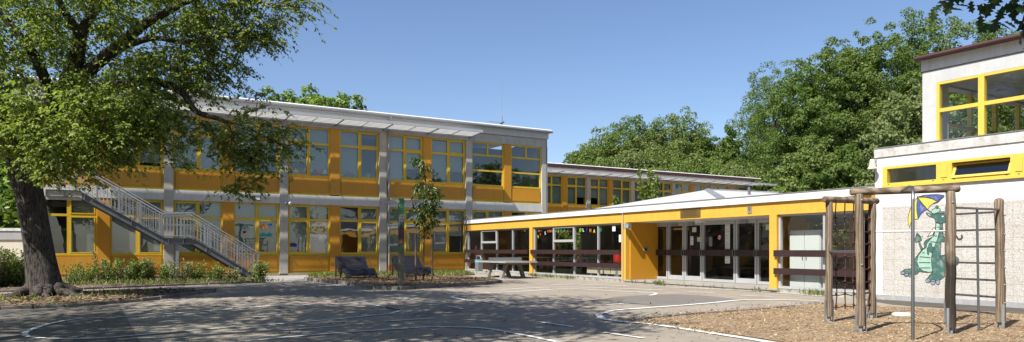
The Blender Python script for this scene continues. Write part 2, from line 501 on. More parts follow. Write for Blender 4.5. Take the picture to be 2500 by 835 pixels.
def wing(name, label, fac, c0, nb, xl, xr, low=True, z_lift=0., shade=(None, None), depth=9., last_wide=False, roof_w=.06, gutter='zinc', cap='white'):
    root = thing(name, label, 'school building', (*fac.loc()[:2], z_lift), fac.rz)
    P = 4.8; cw = .36
    cols = [c0 - P * k for k in range(nb, -1, -1)]
    Z = dict(p=.10, f0=3.33, b1=3.77, u1=6.99, l1=7.43, fa=7.78, top=7.95)
    # shell
    MB().box(xl, xr, .5, depth, 3.36, 3.74).build('floor_slab', M['inner_fl'], root)
    MB().box(xl, xr, depth - .2, depth, .0, 7.4).box(xl, xl + .2, .4, depth - .21, 0, 3.35).box(xl, xl + .2, .4, depth - .21, 3.75, 7.4).build('back_wall', M['concrete_lt'], root)
    MB().box(xr - .22, xr, .36, depth - .2, 0, 3.34).box(xr - .22, xr, .36, depth - .2, 3.76, 7.42).build('end_wall', M['concrete_lt'], root)
    MB().box(xl + .2, xr - .22, 4.0, 4.15, 0.02, 3.35).box(xl + .2, xr - .22, 4.0, 4.15, 3.75, 7.3).build('partition', M['inner'], root)
    MB().box(xl, xr - .03, .0, .5, 0, Z['p']).build('plinth', M['plinth'], root)
    MB().box(xl, xr - .02, .03, .5, Z['f0'], Z['b1']).build('floor_band', M['band'], root)
    MB().box(xl, xr - .02, .02, .5, Z['u1'], Z['l1']).build('lintel', M['concrete'], root)
    MB().box(xl, xr, -.10, .5, Z['l1'] + .02, Z['fa']).build('fascia', M['fascia_grey'], root)
    r = MB().box(xl - .3, xr + .12, -.3, depth + .4, Z['fa'] + .001, Z['top'] - roof_w).build('roof', M[gutter], root)
    pf = [(-.312, Z['top'] - roof_w + .002), (-.312, Z['top'] - roof_w + .02), (-.3 + roof_w * 1.1, Z['top'] + .012), (depth + .41, Z['top'] + .012), (depth + .41, Z['top'] - roof_w + .002)]
    ns_ = len(pf); ed = MB(); ed.add([(xl - .31, y, z) for y, z in pf] + [(xr + .13, y, z) for y, z in pf], [tuple(range(ns_)), tuple(range(2 * ns_ - 1, ns_ - 1, -1))] + [(i, i + ns_, (i + 1) % ns_ + ns_, (i + 1) % ns_) for i in range(ns_)])
    ed.build('roof_edge', M[cap], r)
    if gutter == 'zinc': MB().tube([(xl - .2, -.36, Z['fa'] + .03), (xr + .1, -.36, Z['fa'] + .03)], .06, 8).build('gutter', M[gutter], r)
    else: MB().box(xl - .2, xr + .1, -.44, -.305, Z['fa'] - .18, Z['top'] - .08).build('gutter', M[gutter], r)
    for c in cols:
        if c - cw / 2 < xl - .3: continue
        MB().box(c - cw / 2, c + cw / 2, 0, .48, 0, Z['u1'] + .002).build('column', M['concrete'], root)
    for i in range(nb):
        a, b = cols[i] + cw / 2, cols[i + 1] - cw / 2
        m = (cols[i] + cols[i + 1]) / 2
        for fl in (0, 1):
            if fl == 0 and not low: continue
            z0, z1 = (Z['p'], Z['f0']) if fl == 0 else (Z['b1'], Z['u1'])
            zp0, zp1, zw = (.21, .92, .97) if fl == 0 else (3.90, 4.56, 4.62)
            MB().box(m - .225, m + .225, .05, .2, z0 + .06, z1 - .002).build('pillar', M['orange'], root)
            for (x0, x1) in ((a, m - .225), (m + .225, b)):
                # yellow field with the proud orange infill panel
                fy = MB().box(x0, x1, .13, .2, z0 + .002, zw)
                fy.box(x0, x1, .10, .13, z0 + .001, z0 + .07)
                ip = MB()
                ip.prism_xy([(x0 + .07, .13), (x0 + .10, .075), (x1 - .10, .075), (x1 - .07, .13)], zp0, zp1)
                pn = ip.build('infill_panel', M[R.choice(('orange', 'orange', 'orange_faded', 'orange_deep'))], root)
                fy.build('panel_frame', M['yellow'], pn)
                wide = last_wide and i == nb - 1 and fl == 1
                tr = (2.60,) if fl == 0 else ((6.29, 5.46) if wide else (6.21,))
                bl = (1, 1); dr = [1., 1.]
                bm = 'blind'
                if fl == 1:
                    dr = [R.choice((1., 1., .94, .9, .84, .72)) for _ in (0, 1)]; bm = R.choice(('blind', 'blind', 'blind_lt'))
                    if R.random() < .15: bl = (1, 0)
                else:
                    bm = R.choice(('blind', 'blind', 'blind_lt'))
                    dr = [R.choice((1., 1., .95, .6)) for _ in (0, 1)]
                    if R.random() < .12: bl = (0, 1)
                window_unit(root, x0, x1, zw + .002, z1 - .001, tr, 'wide' if wide else 'std', bl, dr, bm)
    if shade[0] is not None:
        s0, s1 = shade
        sb = MB()
        n = 6
        for k in range(n):
            y0 = -.06 - k * .245; y1 = y0 - .20
            if k: y0 -= .012
            za, zb = 7.17 + k * .014, 7.16 + (k + 1) * .014
            sb.add([(s0, y0, za), (s1, y0, za), (s1, y1, zb), (s0, y1, zb)], [(0, 1, 2, 3)])
        so = sb.build('sunshade', M['slat'], root)
        MB().box(s0, s1, -1.56, -1.535, 7.19, 7.33).build('front_rail', M['fascia_grey'], so)
        x = s1
        while x > s0:
            MB().bar((x, .0, 7.13), (x, -1.53, 7.22), .035, .05).build('bracket', M['galv_dk'], so)
            if x - 1.2 > s0: MB().bar((x - 1.2, .0, 7.145), (x - 1.2, -1.53, 7.225), .02, .03).build('slat_tie', M['galv'], so)
            x -= 2.4
    return root


A = wing('school_wing', 'long two-storey classroom wing with orange panels and yellow windows behind the metal staircase', FA, 5.03, 5, -19.3, 5.22,
         shade=(-19.2, .22), last_wide=True)
MB().tube([(-4.28, -.37, 7.85), (-4.28, -.37, 7.7), (-4.28, -.2, 7.45), (-4.28, -.07, 7.2), (-4.28, -.07, .3)], .05, 10).build('downpipe', M['galv'], A)
MB().tube([(-4.28, -.07, .42), (-4.28, -.07, .05)], .062, 10).build('downpipe_shoe', surf('red_primer', (.3, .06, .05), .6), A)
MB().tube([(5.14, -.03, 7.5), (5.14, -.03, 2.8)], .012, 5).build('lightning_cable', M['black'], A)
D = wing('school_wing', 'distant parallel classroom wing with brown gutter seen over the pavilion roof', FD, FD.x(1437) + 4.8 * 7, 9, FD.x(1437) - 9.8, FD.x(1893),
         low=False, z_lift=.22, shade=(FD.x(1437) - 9.5, FD.x(1893) - .3), roof_w=.13, gutter='brown_gutter')
lw = MB().box(FD.x(1437) - 9.7, FD.x(1893) - .1, .1, .4, .0, 3.32).build('lower_wall', M['orange'], D)
vt = [MB().tube([(FD.x(1437) - 2.2 + k * 4.9, 2.0, 7.9), (FD.x(1437) - 2.2 + k * 4.9, 2.0, 8.35)], .05, 8).build('roof_vent', M['zinc'], D) for k in range(6)]

# ================================================================ entrance pavilion
B = thing('entrance_pavilion', 'single-storey entrance pavilion with ochre fascia, white roof edge and glass front', 'school building', FB.loc(), FB.rz)
SL = 23.03; DP = 9.0; zs, zt, zy, zr = .13, 2.19, 2.55, 2.76
RX0, RX1, RY = 13.55, 19.95, 1.4
MB().box(-.0, SL, -.05, .18, zt + .002, zy).build('ochre_fascia', M['ochre'], B)
for k in range(7): MB().tube([(-.05 + k * .16, -.15, 2.9 + .02 * k), (-.03 + k * .16, -.2, 2.55), (-.02 + k * .16, -.18, 2.22 - .012 * k)], .014, 5).build('guard_bar', M['black'], B)
rf = MB().box(-.06, SL, -.12, 12, zy + .002, zr - .012).build('roof', M['white'], B)
MB().box(-.09, SL, -.135, 12.01, zr - .01, zr + .012).build('roof_trim', M['zinc'], rf)
MB().box(.02, SL, .2, RY - .02, zt, zt + .04).box(.02, SL, RY, DP, zt + .1, zt + .14).build('ceiling', M['white'], B)
MB().box(.0, RX0 - .1, -.02, DP, -.1, zs - .012).box(RX1 + .3, SL, -.02, DP, -.1, zs - .012).build('plinth', M['plinth'], B)
MB().box(RX0 - .1, RX1 + .3, -.06, .02, -.1, .07).build('step_riser', M['plinth'], B)
MB().box(RX0 - .1, RX1 + .3, -.09, DP, .071, zs - .01).build('platform', M['paving'], B)
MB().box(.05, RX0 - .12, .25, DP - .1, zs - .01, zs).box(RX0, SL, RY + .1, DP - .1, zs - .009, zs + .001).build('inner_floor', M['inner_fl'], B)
for x in (6.73, RX0 - .27, RX1, 26.5 - 6.6 + .0):
    if x == 26.5 - 6.6: continue
    pl_ = MB().box(x, x + .25, -.07, .12, .08, zt).build('pillar', M['ochre'], B)
    MB().box(x + .01, x + .24, -.06, .1, -.05, .079).build('pillar_foot', M['concrete'], pl_)
MB().tube([(RX0 - .15, -.11, zt + .55), (RX0 - .15, -.11, .0)], .013, 6).build('conduit', M['alu'], B)
# back wall with openings, end wall towards the courtyard, recess sides
bw = MB(); x = .0
for (a, b) in ((2.2, 3.6), (4.4, 6.2), (8.4, 9.6), (11.0, 13.2), (15.0, 16.6), (18.5, 20.5)):
    bw.box(x, a, DP, DP + .2, 0, zt); x = b
    bw.box(a, b, DP, DP + .2, 0, .9); bw.box(a, b, DP, DP + .2, 2.0, zt)
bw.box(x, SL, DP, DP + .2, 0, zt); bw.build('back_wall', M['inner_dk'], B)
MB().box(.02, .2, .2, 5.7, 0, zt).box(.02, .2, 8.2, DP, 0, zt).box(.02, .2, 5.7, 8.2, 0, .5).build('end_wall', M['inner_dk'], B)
MB().box(RX0 - .02, RX0 + .02, .12, RY, zs, zt).build('recess_side', M['recess'], B)
MB().box(RX1, RX1 + .08, .12, RY, zs, zt).build('recess_side', M['recess'], B)
MB().box(7.0, 7.12, 2.5, DP, zs, zt).build('inner_partition', M['inner'], B)
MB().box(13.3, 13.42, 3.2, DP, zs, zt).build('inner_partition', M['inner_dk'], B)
for (x, y) in ((17.2, 5.2), (19.3, 4.6), (11.2, 6.5), (9.3, 5.6)):
    MB().box(x - .09, x + .09, y - .09, y + .09, zs, zt).build('inner_post', M['ochre'], B)


def glazing(x0, x1, y, zb, ztop, mull, hopper=(), mw=.06, name='window', dp=.07):
    fr = MB()
    fr.box(x0, x1, y - dp, y + .05, zb, zb + .07); fr.box(x0, x1, y - .03, y + .05, ztop - .05, ztop)
    xs = [x0 + mw / 2] + list(mull) + [x1 - mw / 2]
    for q in xs: fr.box(q - mw / 2, q + mw / 2, y - .04, y + .051, zb + .07, ztop - .05)
    gl = MB()
    for a, b in zip(xs[:-1], xs[1:]):
        j = [R.uniform(-.005, .005) for _ in range(4)]
        gl.quad((a, y + .01 + j[0], zb + .05), (b, y + .01 + j[1], zb + .05), (b, y + .01 + j[2], ztop - .02), (a, y + .01 + j[3], ztop - .02))
    for k in hopper:
        a, b = xs[k] + mw / 2, xs[k + 1] - mw / 2; h = ztop - .62
        fr.box(a, b, y - .045, y + .05, h - .05, h + .05)
        for q in ((a, a + .035, h + .05, ztop - .05), (b - .035, b, h + .05, ztop - .05), (a + .035, b - .035, ztop - .09, ztop - .05)):
            fr.box(q[0], q[1], y - .05, y + .045, q[2], q[3])
    f = fr.build(name, M['alu'], B)
    gl.build('pane', M['glassB'], f)
    return f


glazing(.25, 6.73, .06, zs, zt, (1.81, 3.45, 5.03), (1,))
glazing(6.98, RX0 - .27, .06, zs, zt, (8.55, 10.1, 11.72), (1,))
glazing(RX1 + .25, SL - .3, .06, zs, zt, (FB.x(2014, .06),), ())
for (a, b) in ((.12, 6.66), (6.92, RX0 - .3), (RX1 + .2, SL - .3)):
    for z0, z1 in ((1.02, 1.2), (.53, .7)):
        g = MB().box(a, b, -.14, -.08, z0, z1).build('guard_rail', M['rail'], B)
        k = MB(); x = a + .5
        while x < b: k.box(x, x + .04, -.08, .02, z0 + .05, z1 - .05); x += 1.6
        k.build('rail_bracket', M['alu'], g)
# entrance doors and fixed lights
edges = [FB.x(p, RY) for p in (1601, 1632, 1672, 1716, 1797, 1850)] + [RX1]
for i, (a, b) in enumerate(zip(edges[:-1], edges[1:])):
    isdoor = i in (1, 2, 4)
    fw = .075 if isdoor else .06
    fr = MB(); y = RY
    a2, b2 = a + .015, b - .015
    ztp = zt - .05
    fr.box(a2, a2 + fw, y - .04, y + .05, zs, ztp); fr.box(b2 - fw, b2, y - .04, y + .05, zs, ztp)
    fr.box(a2 + fw, b2 - fw, y - .038, y + .05, ztp - .09, ztp); fr.box(a2 + fw, b2 - fw, y - .038, y + .05, zs + .001, zs + (.16 if isdoor else .09))
    p = fr.build('door' if isdoor else 'side_light', M['alu'], B)
    MB().quad((a2 + fw, y + .01, zs), (b2 - fw, y + .012, zs), (b2 - fw, y + .008, ztp - .05), (a2 + fw, y + .01, ztp - .05)).build('pane', M['glassB'], p)
    MB().box(a2 + fw * .4, b2 - fw * .4, y - .10, y - .045, 1.0, 1.2).build('push_panel', M['rail'], p)
    if isdoor or i == 3:
        MB().tube([(b2 - .03, y - .09, .98), (b2 - .03, y - .11, 1.02), (b2 - .03, y - .11, 1.18), (b2 - .03, y - .09, 1.22)], .016, 6).build('handle', M['galv_dk'], p)
    if isdoor:
        MB().box(a2 + .2, a2 + .5, y - .1, y - .04, ztp - .08, ztp - .02).build('door_closer', M['galv'], p)
MB().box(RX0, RX1, RY - .05, RY + .06, zt - .048, zt + .0).build('door_header', M['alu'], B)
# paper decorations in the classroom windows
def on_wing(name, label, cat, px, py, y=.155, group=None):
    x, z = FA.x(px, y), FA.z(px, py, y)
    return thing(name, label, cat, tuple(FA.w(x, y, z)), FA.rz, group)


for i, (pa, pb, pz, lab, cs) in enumerate(((706, 800, 416, 'red and yellow zigzag paper garland low in the window left of a column', ('let_red', 'let_yellow', 'let_maroon')), (834, 918, 426, 'green and red paper garland low in the window right of the orange pillar', ('let_green', 'let_maroon', 'let_gt')))):
    q = on_wing('paper_garland', lab, 'garland', (pa + pb) / 2, pz, .215, 'paper garlands in the upper windows')
    L = FA.x(pb, .215) - FA.x(pa, .215); n = 8
    for k in range(n):
        a = -L / 2 + L * k / n; b = a + L / n * .96
        if abs((a + b) / 2) < .1: continue
        MB().prism_xz([(a - .06, -.13), (b + .04, -.13), ((a + b) / 2 + R.uniform(-.05, .05), R.uniform(.05, .15))] if k % 2 else [(a, .08), (b, R.uniform(.02, .12)), ((a + b) / 2, -.13), (a - .03, -.13)], -.004 - .002 * (k % 2), -.002 * (k % 2)).build('pennant', M[cs[k % 3]], q)
q = on_wing('paper_picture', 'small blue and red paper kite in the ground-floor window right of the stairs', 'picture', 597, 556)
MB().prism_xz([(0, .18), (.12, .02), (0, -.1), (-.12, .0)], -.004, 0).build('kite', M['let_gt'], q); MB().prism_xz([(-.08, -.16), (.1, -.13), (.06, -.24), (-.06, -.25)], -.004, 0).build('tail', M['let_maroon'], q)
q = on_wing('paper_picture', 'orange paper fish with blue kite above a teal strip in the ground-floor window', 'picture', 648, 555)
MB().prism_xz([(-.24, .02), (-.08, .16), (.06, .06), (.1, -.02), (-.1, -.12)], -.004, 0).build('fish', M['let_orange'], q); MB().prism_xz([(.12, .12), (.28, .2), (.3, .04), (.2, .0)], -.004, 0).build('kite', surf('blue_paper', (.06, .2, .45), .7), q)
MB().prism_xz([(-.3, -.42), (.3, -.42), (.3, -.32), (.18, -.24), (.06, -.31), (-.08, -.23), (-.22, -.3)], -.004, 0).build('strip', M['let_teal'], q)
q = on_wing('paper_picture', 'dark blue paper cloud low in the ground-floor window beside the column', 'picture', 714, 598)
MB().prism_xz([(-.2, -.08), (.18, -.09), (.22, .02), (.1, .1), (-.06, .09), (-.2, .03)], -.004, 0).build('cloud', M['let_blue'], q)

# things on the pavilion front
def text_mesh(s, size, depth, font_shear=0.):
    cu = bpy.data.curves.new('lettering', 'FONT'); cu.body = s; cu.size = size; cu.extrude = depth; cu.align_x = 'CENTER'; cu.align_y = 'CENTER'
    cu.shear = font_shear; cu.resolution_u = 3
    cu.offset = size * .02
    o = bpy.data.objects.new('lettering', cu); COL.objects.link(o)
    me = bpy.data.meshes.new_from_object(o.evaluated_get(bpy.context.evaluated_depsgraph_get()))
    COL.objects.unlink(o); bpy.data.objects.remove(o)
    return me


def put_text(name, s, size, mat, fac, x, y, z, parent=None, rot=0., depth=.004):
    me = text_mesh(s, size, depth); me.materials.clear(); me.materials.append(mat)
    o = bpy.data.objects.new(name, me); link(o, parent)
    if parent is None:
        o.location = fac.w(x, y, z); o.rotation_euler = (math.pi / 2, rot, fac.rz)
        # rotate about the face normal first
        o.rotation_euler = (Matrix.Rotation(fac.rz, 4, 'Z') @ Matrix.Rotation(math.pi / 2, 4, 'X') @ Matrix.Rotation(rot, 4, 'Z')).to_euler()
    else:
        o.location = (x, y, z); o.rotation_euler = (math.pi / 2, 0, 0)
    return o


def wall_thing(name, label, cat, fac, x, y, z, group=None):
    return thing(name, label, cat, tuple(fac.w(x, y, z)), fac.rz, group)


px0, px1 = FB.x(1662, -.05), FB.x(1710.5, -.05)
zq0, zq1 = FB.z(1686, 531, -.05), FB.z(1686, 510, -.05)
q = wall_thing('plaque', 'brass plaque with engraved lines on the ochre fascia above the doors', 'plaque', FB, (px0 + px1) / 2, -.05, (zq0 + zq1) / 2)
hw, hh = (px1 - px0) / 2, (zq1 - zq0) / 2
MB().box(-hw, hw, -.02, 0, -hh, hh).build('plate', M['brass'], q)
e = MB()
for k in range(4):
    z = hh * .6 - k * hh * .4
    x = -hw * .7 + (k % 2) * hw * .15
    while x < hw * (.7 - .1 * (k % 3)):
        wd = R.uniform(.04, .12); e.box(x, x + wd, -.023, -.0205, z - .012, z + .012); x += wd + .03
e.build('engraving', surf('plaque_text', (.08, .05, .015), .6), q)
xx, zz = FB.x(1830.5, -.05), FB.z(1830.5, 512.5, -.05)
q = wall_thing('house_number', 'small square house number sign 9 on the ochre fascia', 'sign', FB, xx, -.05, zz)
MB().box(-.075, .075, -.02, 0, -.1, .1).build('plate', surf('number_plate', (.3, .26, .2), .6), q)
put_text('numeral', '9', .2, M['ink'], FB, 0, -.023, .012, q)
q = wall_thing('wall_lamp', 'grey caged lamp under the fascia at the recess corner', 'lamp', FB, RX0 + .16, -.06, 2.06)
MB().box(-.14, .14, -.13, 0, -.095, .09).build('housing', M['bin_gr'], q)
g = MB()
for i in range(4): g.box(-.13 + i * .082, -.115 + i * .082, -.15, -.13, -.09, .085)
for i in range(4): g.box(-.13, .131, -.155, -.15, -.08 + i * .048, -.07 + i * .048)
g.build('grille', M['galv'], q)
MB().box(-.12, .12, -.134, -.131, -.08, .08).build('lens', M['lens'], q)
q = thing('intercom', 'flat metal intercom panel on the orange recess wall', 'intercom', tuple(FB.w(RX0 + .02, .85, 1.22)), FB.rz)
MB().box(0, .03, -.13, .13, -.06, .06).build('housing', M['galv'], q)
MB().box(.031, .034, -.1, .02, -.04, .04).build('speaker', M['black'], q)
MB().box(.031, .04, .05, .09, -.02, .02).build('button', M['alu'], q)
q = wall_thing('ceiling_lamp', 'flat white lamp fixed under the entrance soffit', 'lamp', FB, FB.x(1704, .5), .6, zt)
MB().prism_xz([(-.16, 0), (-.13, -.1), (.13, -.1), (.16, 0)], -.1, .1).build('housing', M['white'], q)
MB().box(-.12, .12, -.08, .08, -.108, -.101).build('lens', M['lens'], q)

# coloured letters stuck inside the glass
for ch, cx, cy, colr, rot, lab in (
        ('S', 157, 270, 'lime', .35, 'lime letter S lowest and first of the window letters'), ('V', 183, 248, 'red', .2, 'bright red letter V on the glass beside the lime S'),
        ('S', 237, 230, 'white', .1, 'white letter S on the glass before the red letters'), ('C', 268, 208, 'maroon', .1, 'dark red letter C next to the white S'),
        ('H', 292, 205, 'red', 0, 'red letter H against the grey mullion'), ('Ö', 355, 195, 'teal', -.05, 'turquoise letter O with dots in the hopper pane'),
        ('T', 388, 200, 'yellow', .05, 'yellow letter T in the hopper pane'), ('M', 418, 203, 'gt', 0, 'dark teal letter M hard to see in the hopper pane'),
        ('A', 455, 200, 'green', -.05, 'green letter A in the hopper pane'), ('R', 495, 205, 'maroon', 0, 'dark maroon letter R in the hopper pane'),
        ('O', 635, 195, 'lime', .05, 'yellow-green letter O beside the white L'), ('L', 668, 195, 'white', .1, 'pale letter L beside the yellow-green O'),
        ('T', 708, 198, 'blue', 0, 'dark blue letter T beside the pale L'), ('H', 748, 200, 'orange', .05, 'orange-brown letter H beside the yellow A'),
        ('A', 792, 208, 'yellow', -.05, 'yellow letter A beside the orange-brown H'), ('U', 863, 190, 'green', 0, 'green letter U alone in the rightmost pane')):
    px, py = 1280 + cx / 4.64, 520 + cy / 4.64
    x = FB.x(px, .055)
    o = put_text('window_letter', ch, .185, M['let_' + colr], FB, x, .055, FB.z(px, py, .055), rot=rot, depth=.003)
    tag(o, lab, 'letter', 'coloured letters on the pavilion window')


def notice(px, py, w, h, y, mat, label, fac=FB, lines=3, name='notice', cat='notice', circle=False):
    x, z = fac.x(px, y), fac.z(px, py, y)
    q = wall_thing(name, label, cat, fac, x, y, z, 'notices stuck on the entrance glass')
    if circle:
        pts = [(w / 2 * math.cos(a * math.pi / 12), h / 2 * math.sin(a * math.pi / 12)) for a in range(24)]
        MB().prism_xz(pts, -.006, -.003).build('disc', M['paper'], q)
        rg = MB()
        for k in range(24):
            a, b = k * math.pi / 12, (k + 1) * math.pi / 12
            rg.prism_xz([(w / 2 * math.cos(a), h / 2 * math.sin(a)), (w / 2 * math.cos(b), h / 2 * math.sin(b)), (w * .38 * math.cos(b), h * .38 * math.sin(b)), (w * .38 * math.cos(a), h * .38 * math.sin(a))], -.009, -.0065)
        rg.bar((-w * .3, -.008, h * .3), (w * .3, -.008, -h * .3), .003, .02)
        rg.build('ring', M['let_red'], q)
        MB().box(-w * .25, w * .25, -.0069, -.0062, -.012, .012).build('pictogram', M['ink'], q)
        return q
    MB().box(-w / 2, w / 2, -.006, -.003, -h / 2, h / 2).build('sheet', mat, q)
    if lines:
        t = MB()
        for k in range(lines):
            zz = h * .32 - k * h * .62 / max(1, lines - 1) if lines > 1 else 0
            t.box(-w * .34, w * R.uniform(.1, .34), -.0072, -.0064, zz - .006, zz + .006)
        t.build('print', M['ink'], q)
    return q


yg = .055; yd = RY - .002
q = notice(1499, 558, .19, .2, yg, M['paper'], 'square white poster with blue arch drawing high in the window', lines=0)
a = MB()
for k in range(8):
    t0, t1 = k * math.pi / 8, (k + 1) * math.pi / 8
    a.prism_xz([(.055 * math.cos(t0), .055 * math.sin(t0) - .02), (.055 * math.cos(t1), .055 * math.sin(t1) - .02), (.04 * math.cos(t1), .04 * math.sin(t1) - .02), (.04 * math.cos(t0), .04 * math.sin(t0) - .02)], -.0085, -.0065)
a.build('print', surf('blue_ink', (.2, .32, .5), .7), q)
notice(1514, 582, .13, .27, yg, M['paper'], 'narrow white sheet beside the ochre post in the window')
D_ = lambda x, y: (1500 + x / 4.175, 520 + y / 4.175)
notice(*D_(815, 170), .2, .17, yd, M['paper_gr'], 'pale green sheet high on the third glass door', lines=0)
notice(*D_(790, 282), .15, .31, yd, M['paper'], 'tall white sheet on the third glass door')
notice(*D_(860, 270), .14, .16, yd, M['paper_cr'], 'small cream sheet on the third glass door', lines=2)
notice(*D_(982, 292), .15, .32, yd, M['bin_gr'], 'faded grey sheet on the wide fixed pane')
notice(*D_(1072, 248), .15, .17, yd, M['paper'], 'round red and white prohibition sticker on the wide pane', circle=True, name='prohibition_sticker', cat='sticker')
for yy, h, lab in ((145, .22, 'topmost of the white sheets in a column on the wide pane'), (211, .21, 'second white sheet down in the column on the wide pane'),
                   (278, .22, 'third white sheet down in the column on the wide pane'), (341, .18, 'white sheet directly above the brown push panel'),
                   (475, .25, 'white sheet directly below the brown push panel')):
    notice(*D_(1154, yy), .215, h, yd, M['paper'], lab, lines=2)
notice(*D_(1562, 145), .14, .17, yd, M['paper_gr'], 'small greenish sheet on the last pane by the ochre pillar', lines=0)

# things inside the pavilion
def inside(name, label, cat, x, y, z=zs, group=None, rz=0):
    return thing(name, label, cat, tuple(FB.w(x, y, z)), FB.rz + rz, group)


for (x, L, lab) in ((10.55, 1.5, 'longer white radiator behind the glass below the lower rail'), (12.1, 1.45, 'white radiator behind the glass beside the red bag')):
    q = inside('radiator', lab, 'radiator', x, .35, group='radiators behind the pavilion glass')
    m = MB(); xx = 0
    while xx < L: m.box(xx, xx + .035, 0, .09, .14, .5); xx += .05
    m.build('fins', M['cream'], q)
    MB().box(.0, L, .02, .07, .155, .2).box(0, L, .02, .07, .44, .485).build('manifold', M['cream'], q)
    MB().box(.2, .23, .03, .06, 0, .15).box(L - .25, L - .22, .03, .06, 0, .15).build('leg', M['alu'], q)
cx = FB.x(1964, .42)
q = inside('cabinet', 'white two-door cabinet standing behind the pavilion glass', 'cabinet', cx, .42)
MB().box(-.5, .5, .02, .5, 0, 1.62).build('carcass', M['cabinet'], q)
for s in (-1, 1):
    dd = MB().box(-.48 if s < 0 else .01, -.01 if s < 0 else .48, 0, .019, .05, 1.58).build('door', M['cabinet'], q)
    MB().box(s * .06 - .01, s * .06 + .01, -.02, -.001, .8, .95).build('handle', M['galv_dk'], dd)
bx = FB.x(1508, .4)
q = inside('litter_bin', 'litter bin with a bright red bag hanging over its rim behind the glass', 'bin', bx, .45)
m = MB(); m.lathe([(.12, 0), (.13, .4), (.15, .62)], 14); m.build('bin_body', M['bin_gr'], q)
m = MB(); pr = []
for i, (r, z) in enumerate(((.15, .55), (.19, .6), (.2, .86), (.23, .93), (.21, .97), (.15, .94))): pr.append((r, z))
m.lathe(pr, 14)
for i, v in enumerate(m.v): m.v[i] = (v[0] * (1 + .12 * math.sin(i * 2.3)), v[1] * (1 + .12 * math.cos(i * 1.7)), v[2] + .02 * math.sin(i * 3.1))
m.build('bag', M['red'], q)
t0 = inside('table', 'beech-topped table inside the pavilion nearest the classroom wing', 'table', 2.6, 2.4, group='tables inside the pavilion')
MB().box(-.65, .65, -.33, .33, .68, .72).build('top', M['table'], t0)
for sx in (-.58, .58):
    for sy in (-.27, .27): MB().tube([(sx, sy, 0), (sx, sy, .68)], .018, 6).build('leg', M['galv'], t0)
for (x, y, rz, lab) in ((4.9, 1.9, .1, 'beech-topped table inside behind the ping-pong table net'), (7.9, 2.1, 0, 'beech-topped table inside behind the first ochre post'), (10.2, 3.0, .05, 'beech-topped table inside behind the hopper pane'),
                        (FB.x(2000, 2.0), 2.2, 0, 'beech-topped table inside right of the white cabinet')):
    dup(t0, tuple(FB.w(x, y, zs)), FB.rz + rz, lab)
b0 = inside('bench', 'dark wooden bench inside behind the wide entrance pane', 'bench', FB.x(1775, 3.2), 3.4, group='benches in the entrance hall')
MB().box(-.7, .7, -.16, .16, .4, .45).build('seat', M['rail'], b0)
for sx in (-.6, .6): MB().box(sx - .03, sx + .03, -.14, .14, 0, .4).build('leg', M['black'], b0)
dup(b0, tuple(FB.w(FB.x(1835, 3.0), 3.2, zs)), FB.rz, 'dark wooden bench inside behind the rightmost glass doors')

# tent-shaped hall roof over the pavilion
hx0, hx1 = FB.x(1425, .35), FB.x(1763, .35)
ax_, ay_ = FB.x(1725, 4.6), 4.6
az_ = FB.z(1725, 463.5, 4.6)
ex_ = FB.x(1905, 4.6); ez_ = FB.z(1905, 471.5, 4.6)
q = thing('hall_roof', 'white folded sheet roof of the hall rising behind the pavilion roof edge', 'roof', FB.loc(), FB.rz)
zb = zr + .03
MB().add([(hx0, .35, zb), (hx1, .35, zb), (ax_, ay_, az_), (hx0 - 1.5, 8.6, zb), (ex_ + .5, .35, zb), (ex_, ay_, ez_), (ex_, 8.6, zb)],
         [(0, 1, 2), (0, 2, 3), (1, 5, 2), (1, 4, 5), (2, 5, 6, 3), (4, 6, 5)]).build('sheet', M['hall'], q)
MB().bar((hx1, .33, zb + .02), (ax_, ay_, az_ + .02), .2, .04, (0, -.4, 1)).build('ridge_flashing', M['zinc'], q)
MB().bar((ax_, ay_, az_ + .02), (ex_, ay_, ez_ + .02), .16, .05).build('ridge_cap', M['zinc'], q)
MB().box(hx0, hx1, .3, .36, zr + .013, zr + .06).build('drip_edge', M['brown_gutter'], q)
MB().tube([tuple((FB.x(1829, 3.), 3., zr)), (FB.x(1829, 3.), 3., zr + .62)], .05, 8).build('vent', M['galv_dk'], q)

# ================================================================ annexe
C = thing('school_annexe', 'tall annexe with pebbled wall, yellow strip windows and set-back upper storey', 'school building', FC.loc(), FC.rz)
CX = 8.0; CD = 8.0
z1, z2, z3, z4 = 2.72, 3.22, 3.46, 3.68
MB().box(0, CX, 0, .3, .0, z1).box(0, .22, 0, .3, z1, z2).box(0, CX, 0, .3, z2, z3).box(0, .25, .3, CD, 0, z3).build('wall', M['white'], C)
MB().box(.2, CX, -.02, -.001, .12, 2.25).build('pebble_panel', M['pebble'], C)
MB().box(-.01, CX, -.035, .0, -.1, .12).build('plinth', surf('grey_plinth', (.36, .36, .36), .85, .15, 2, 30, .1, dirt=(.55, .52, .48), dirt_amt=.7), C)
pa = MB().box(.0, CX, -.03, CD, z3 + .002, z4).build('parapet', M['parapet'], C)
MB().box(-.01, CX, -.045, CD + .01, z4 + .001, z4 + .018).build('parapet_flashing', M['zinc'], pa)
MB().box(.3, CX, .3, CD, z3 - .1, z3 - .04).build('ceiling', M['ceil'], C)
MB().box(.3, CX, 5.0, 5.2, 0, 2.66).box(.3, .7, 5.0, 5.2, 2.66, z3).build('back_wall', M['inner'], C)
k = MB()
for i in range(5): k.box(1.6 + i * 1.4, 1.75 + i * 1.4, 5.0, 5.12, 2.66, z3)
k.build('back_mullion', M['yellow_c'], C)
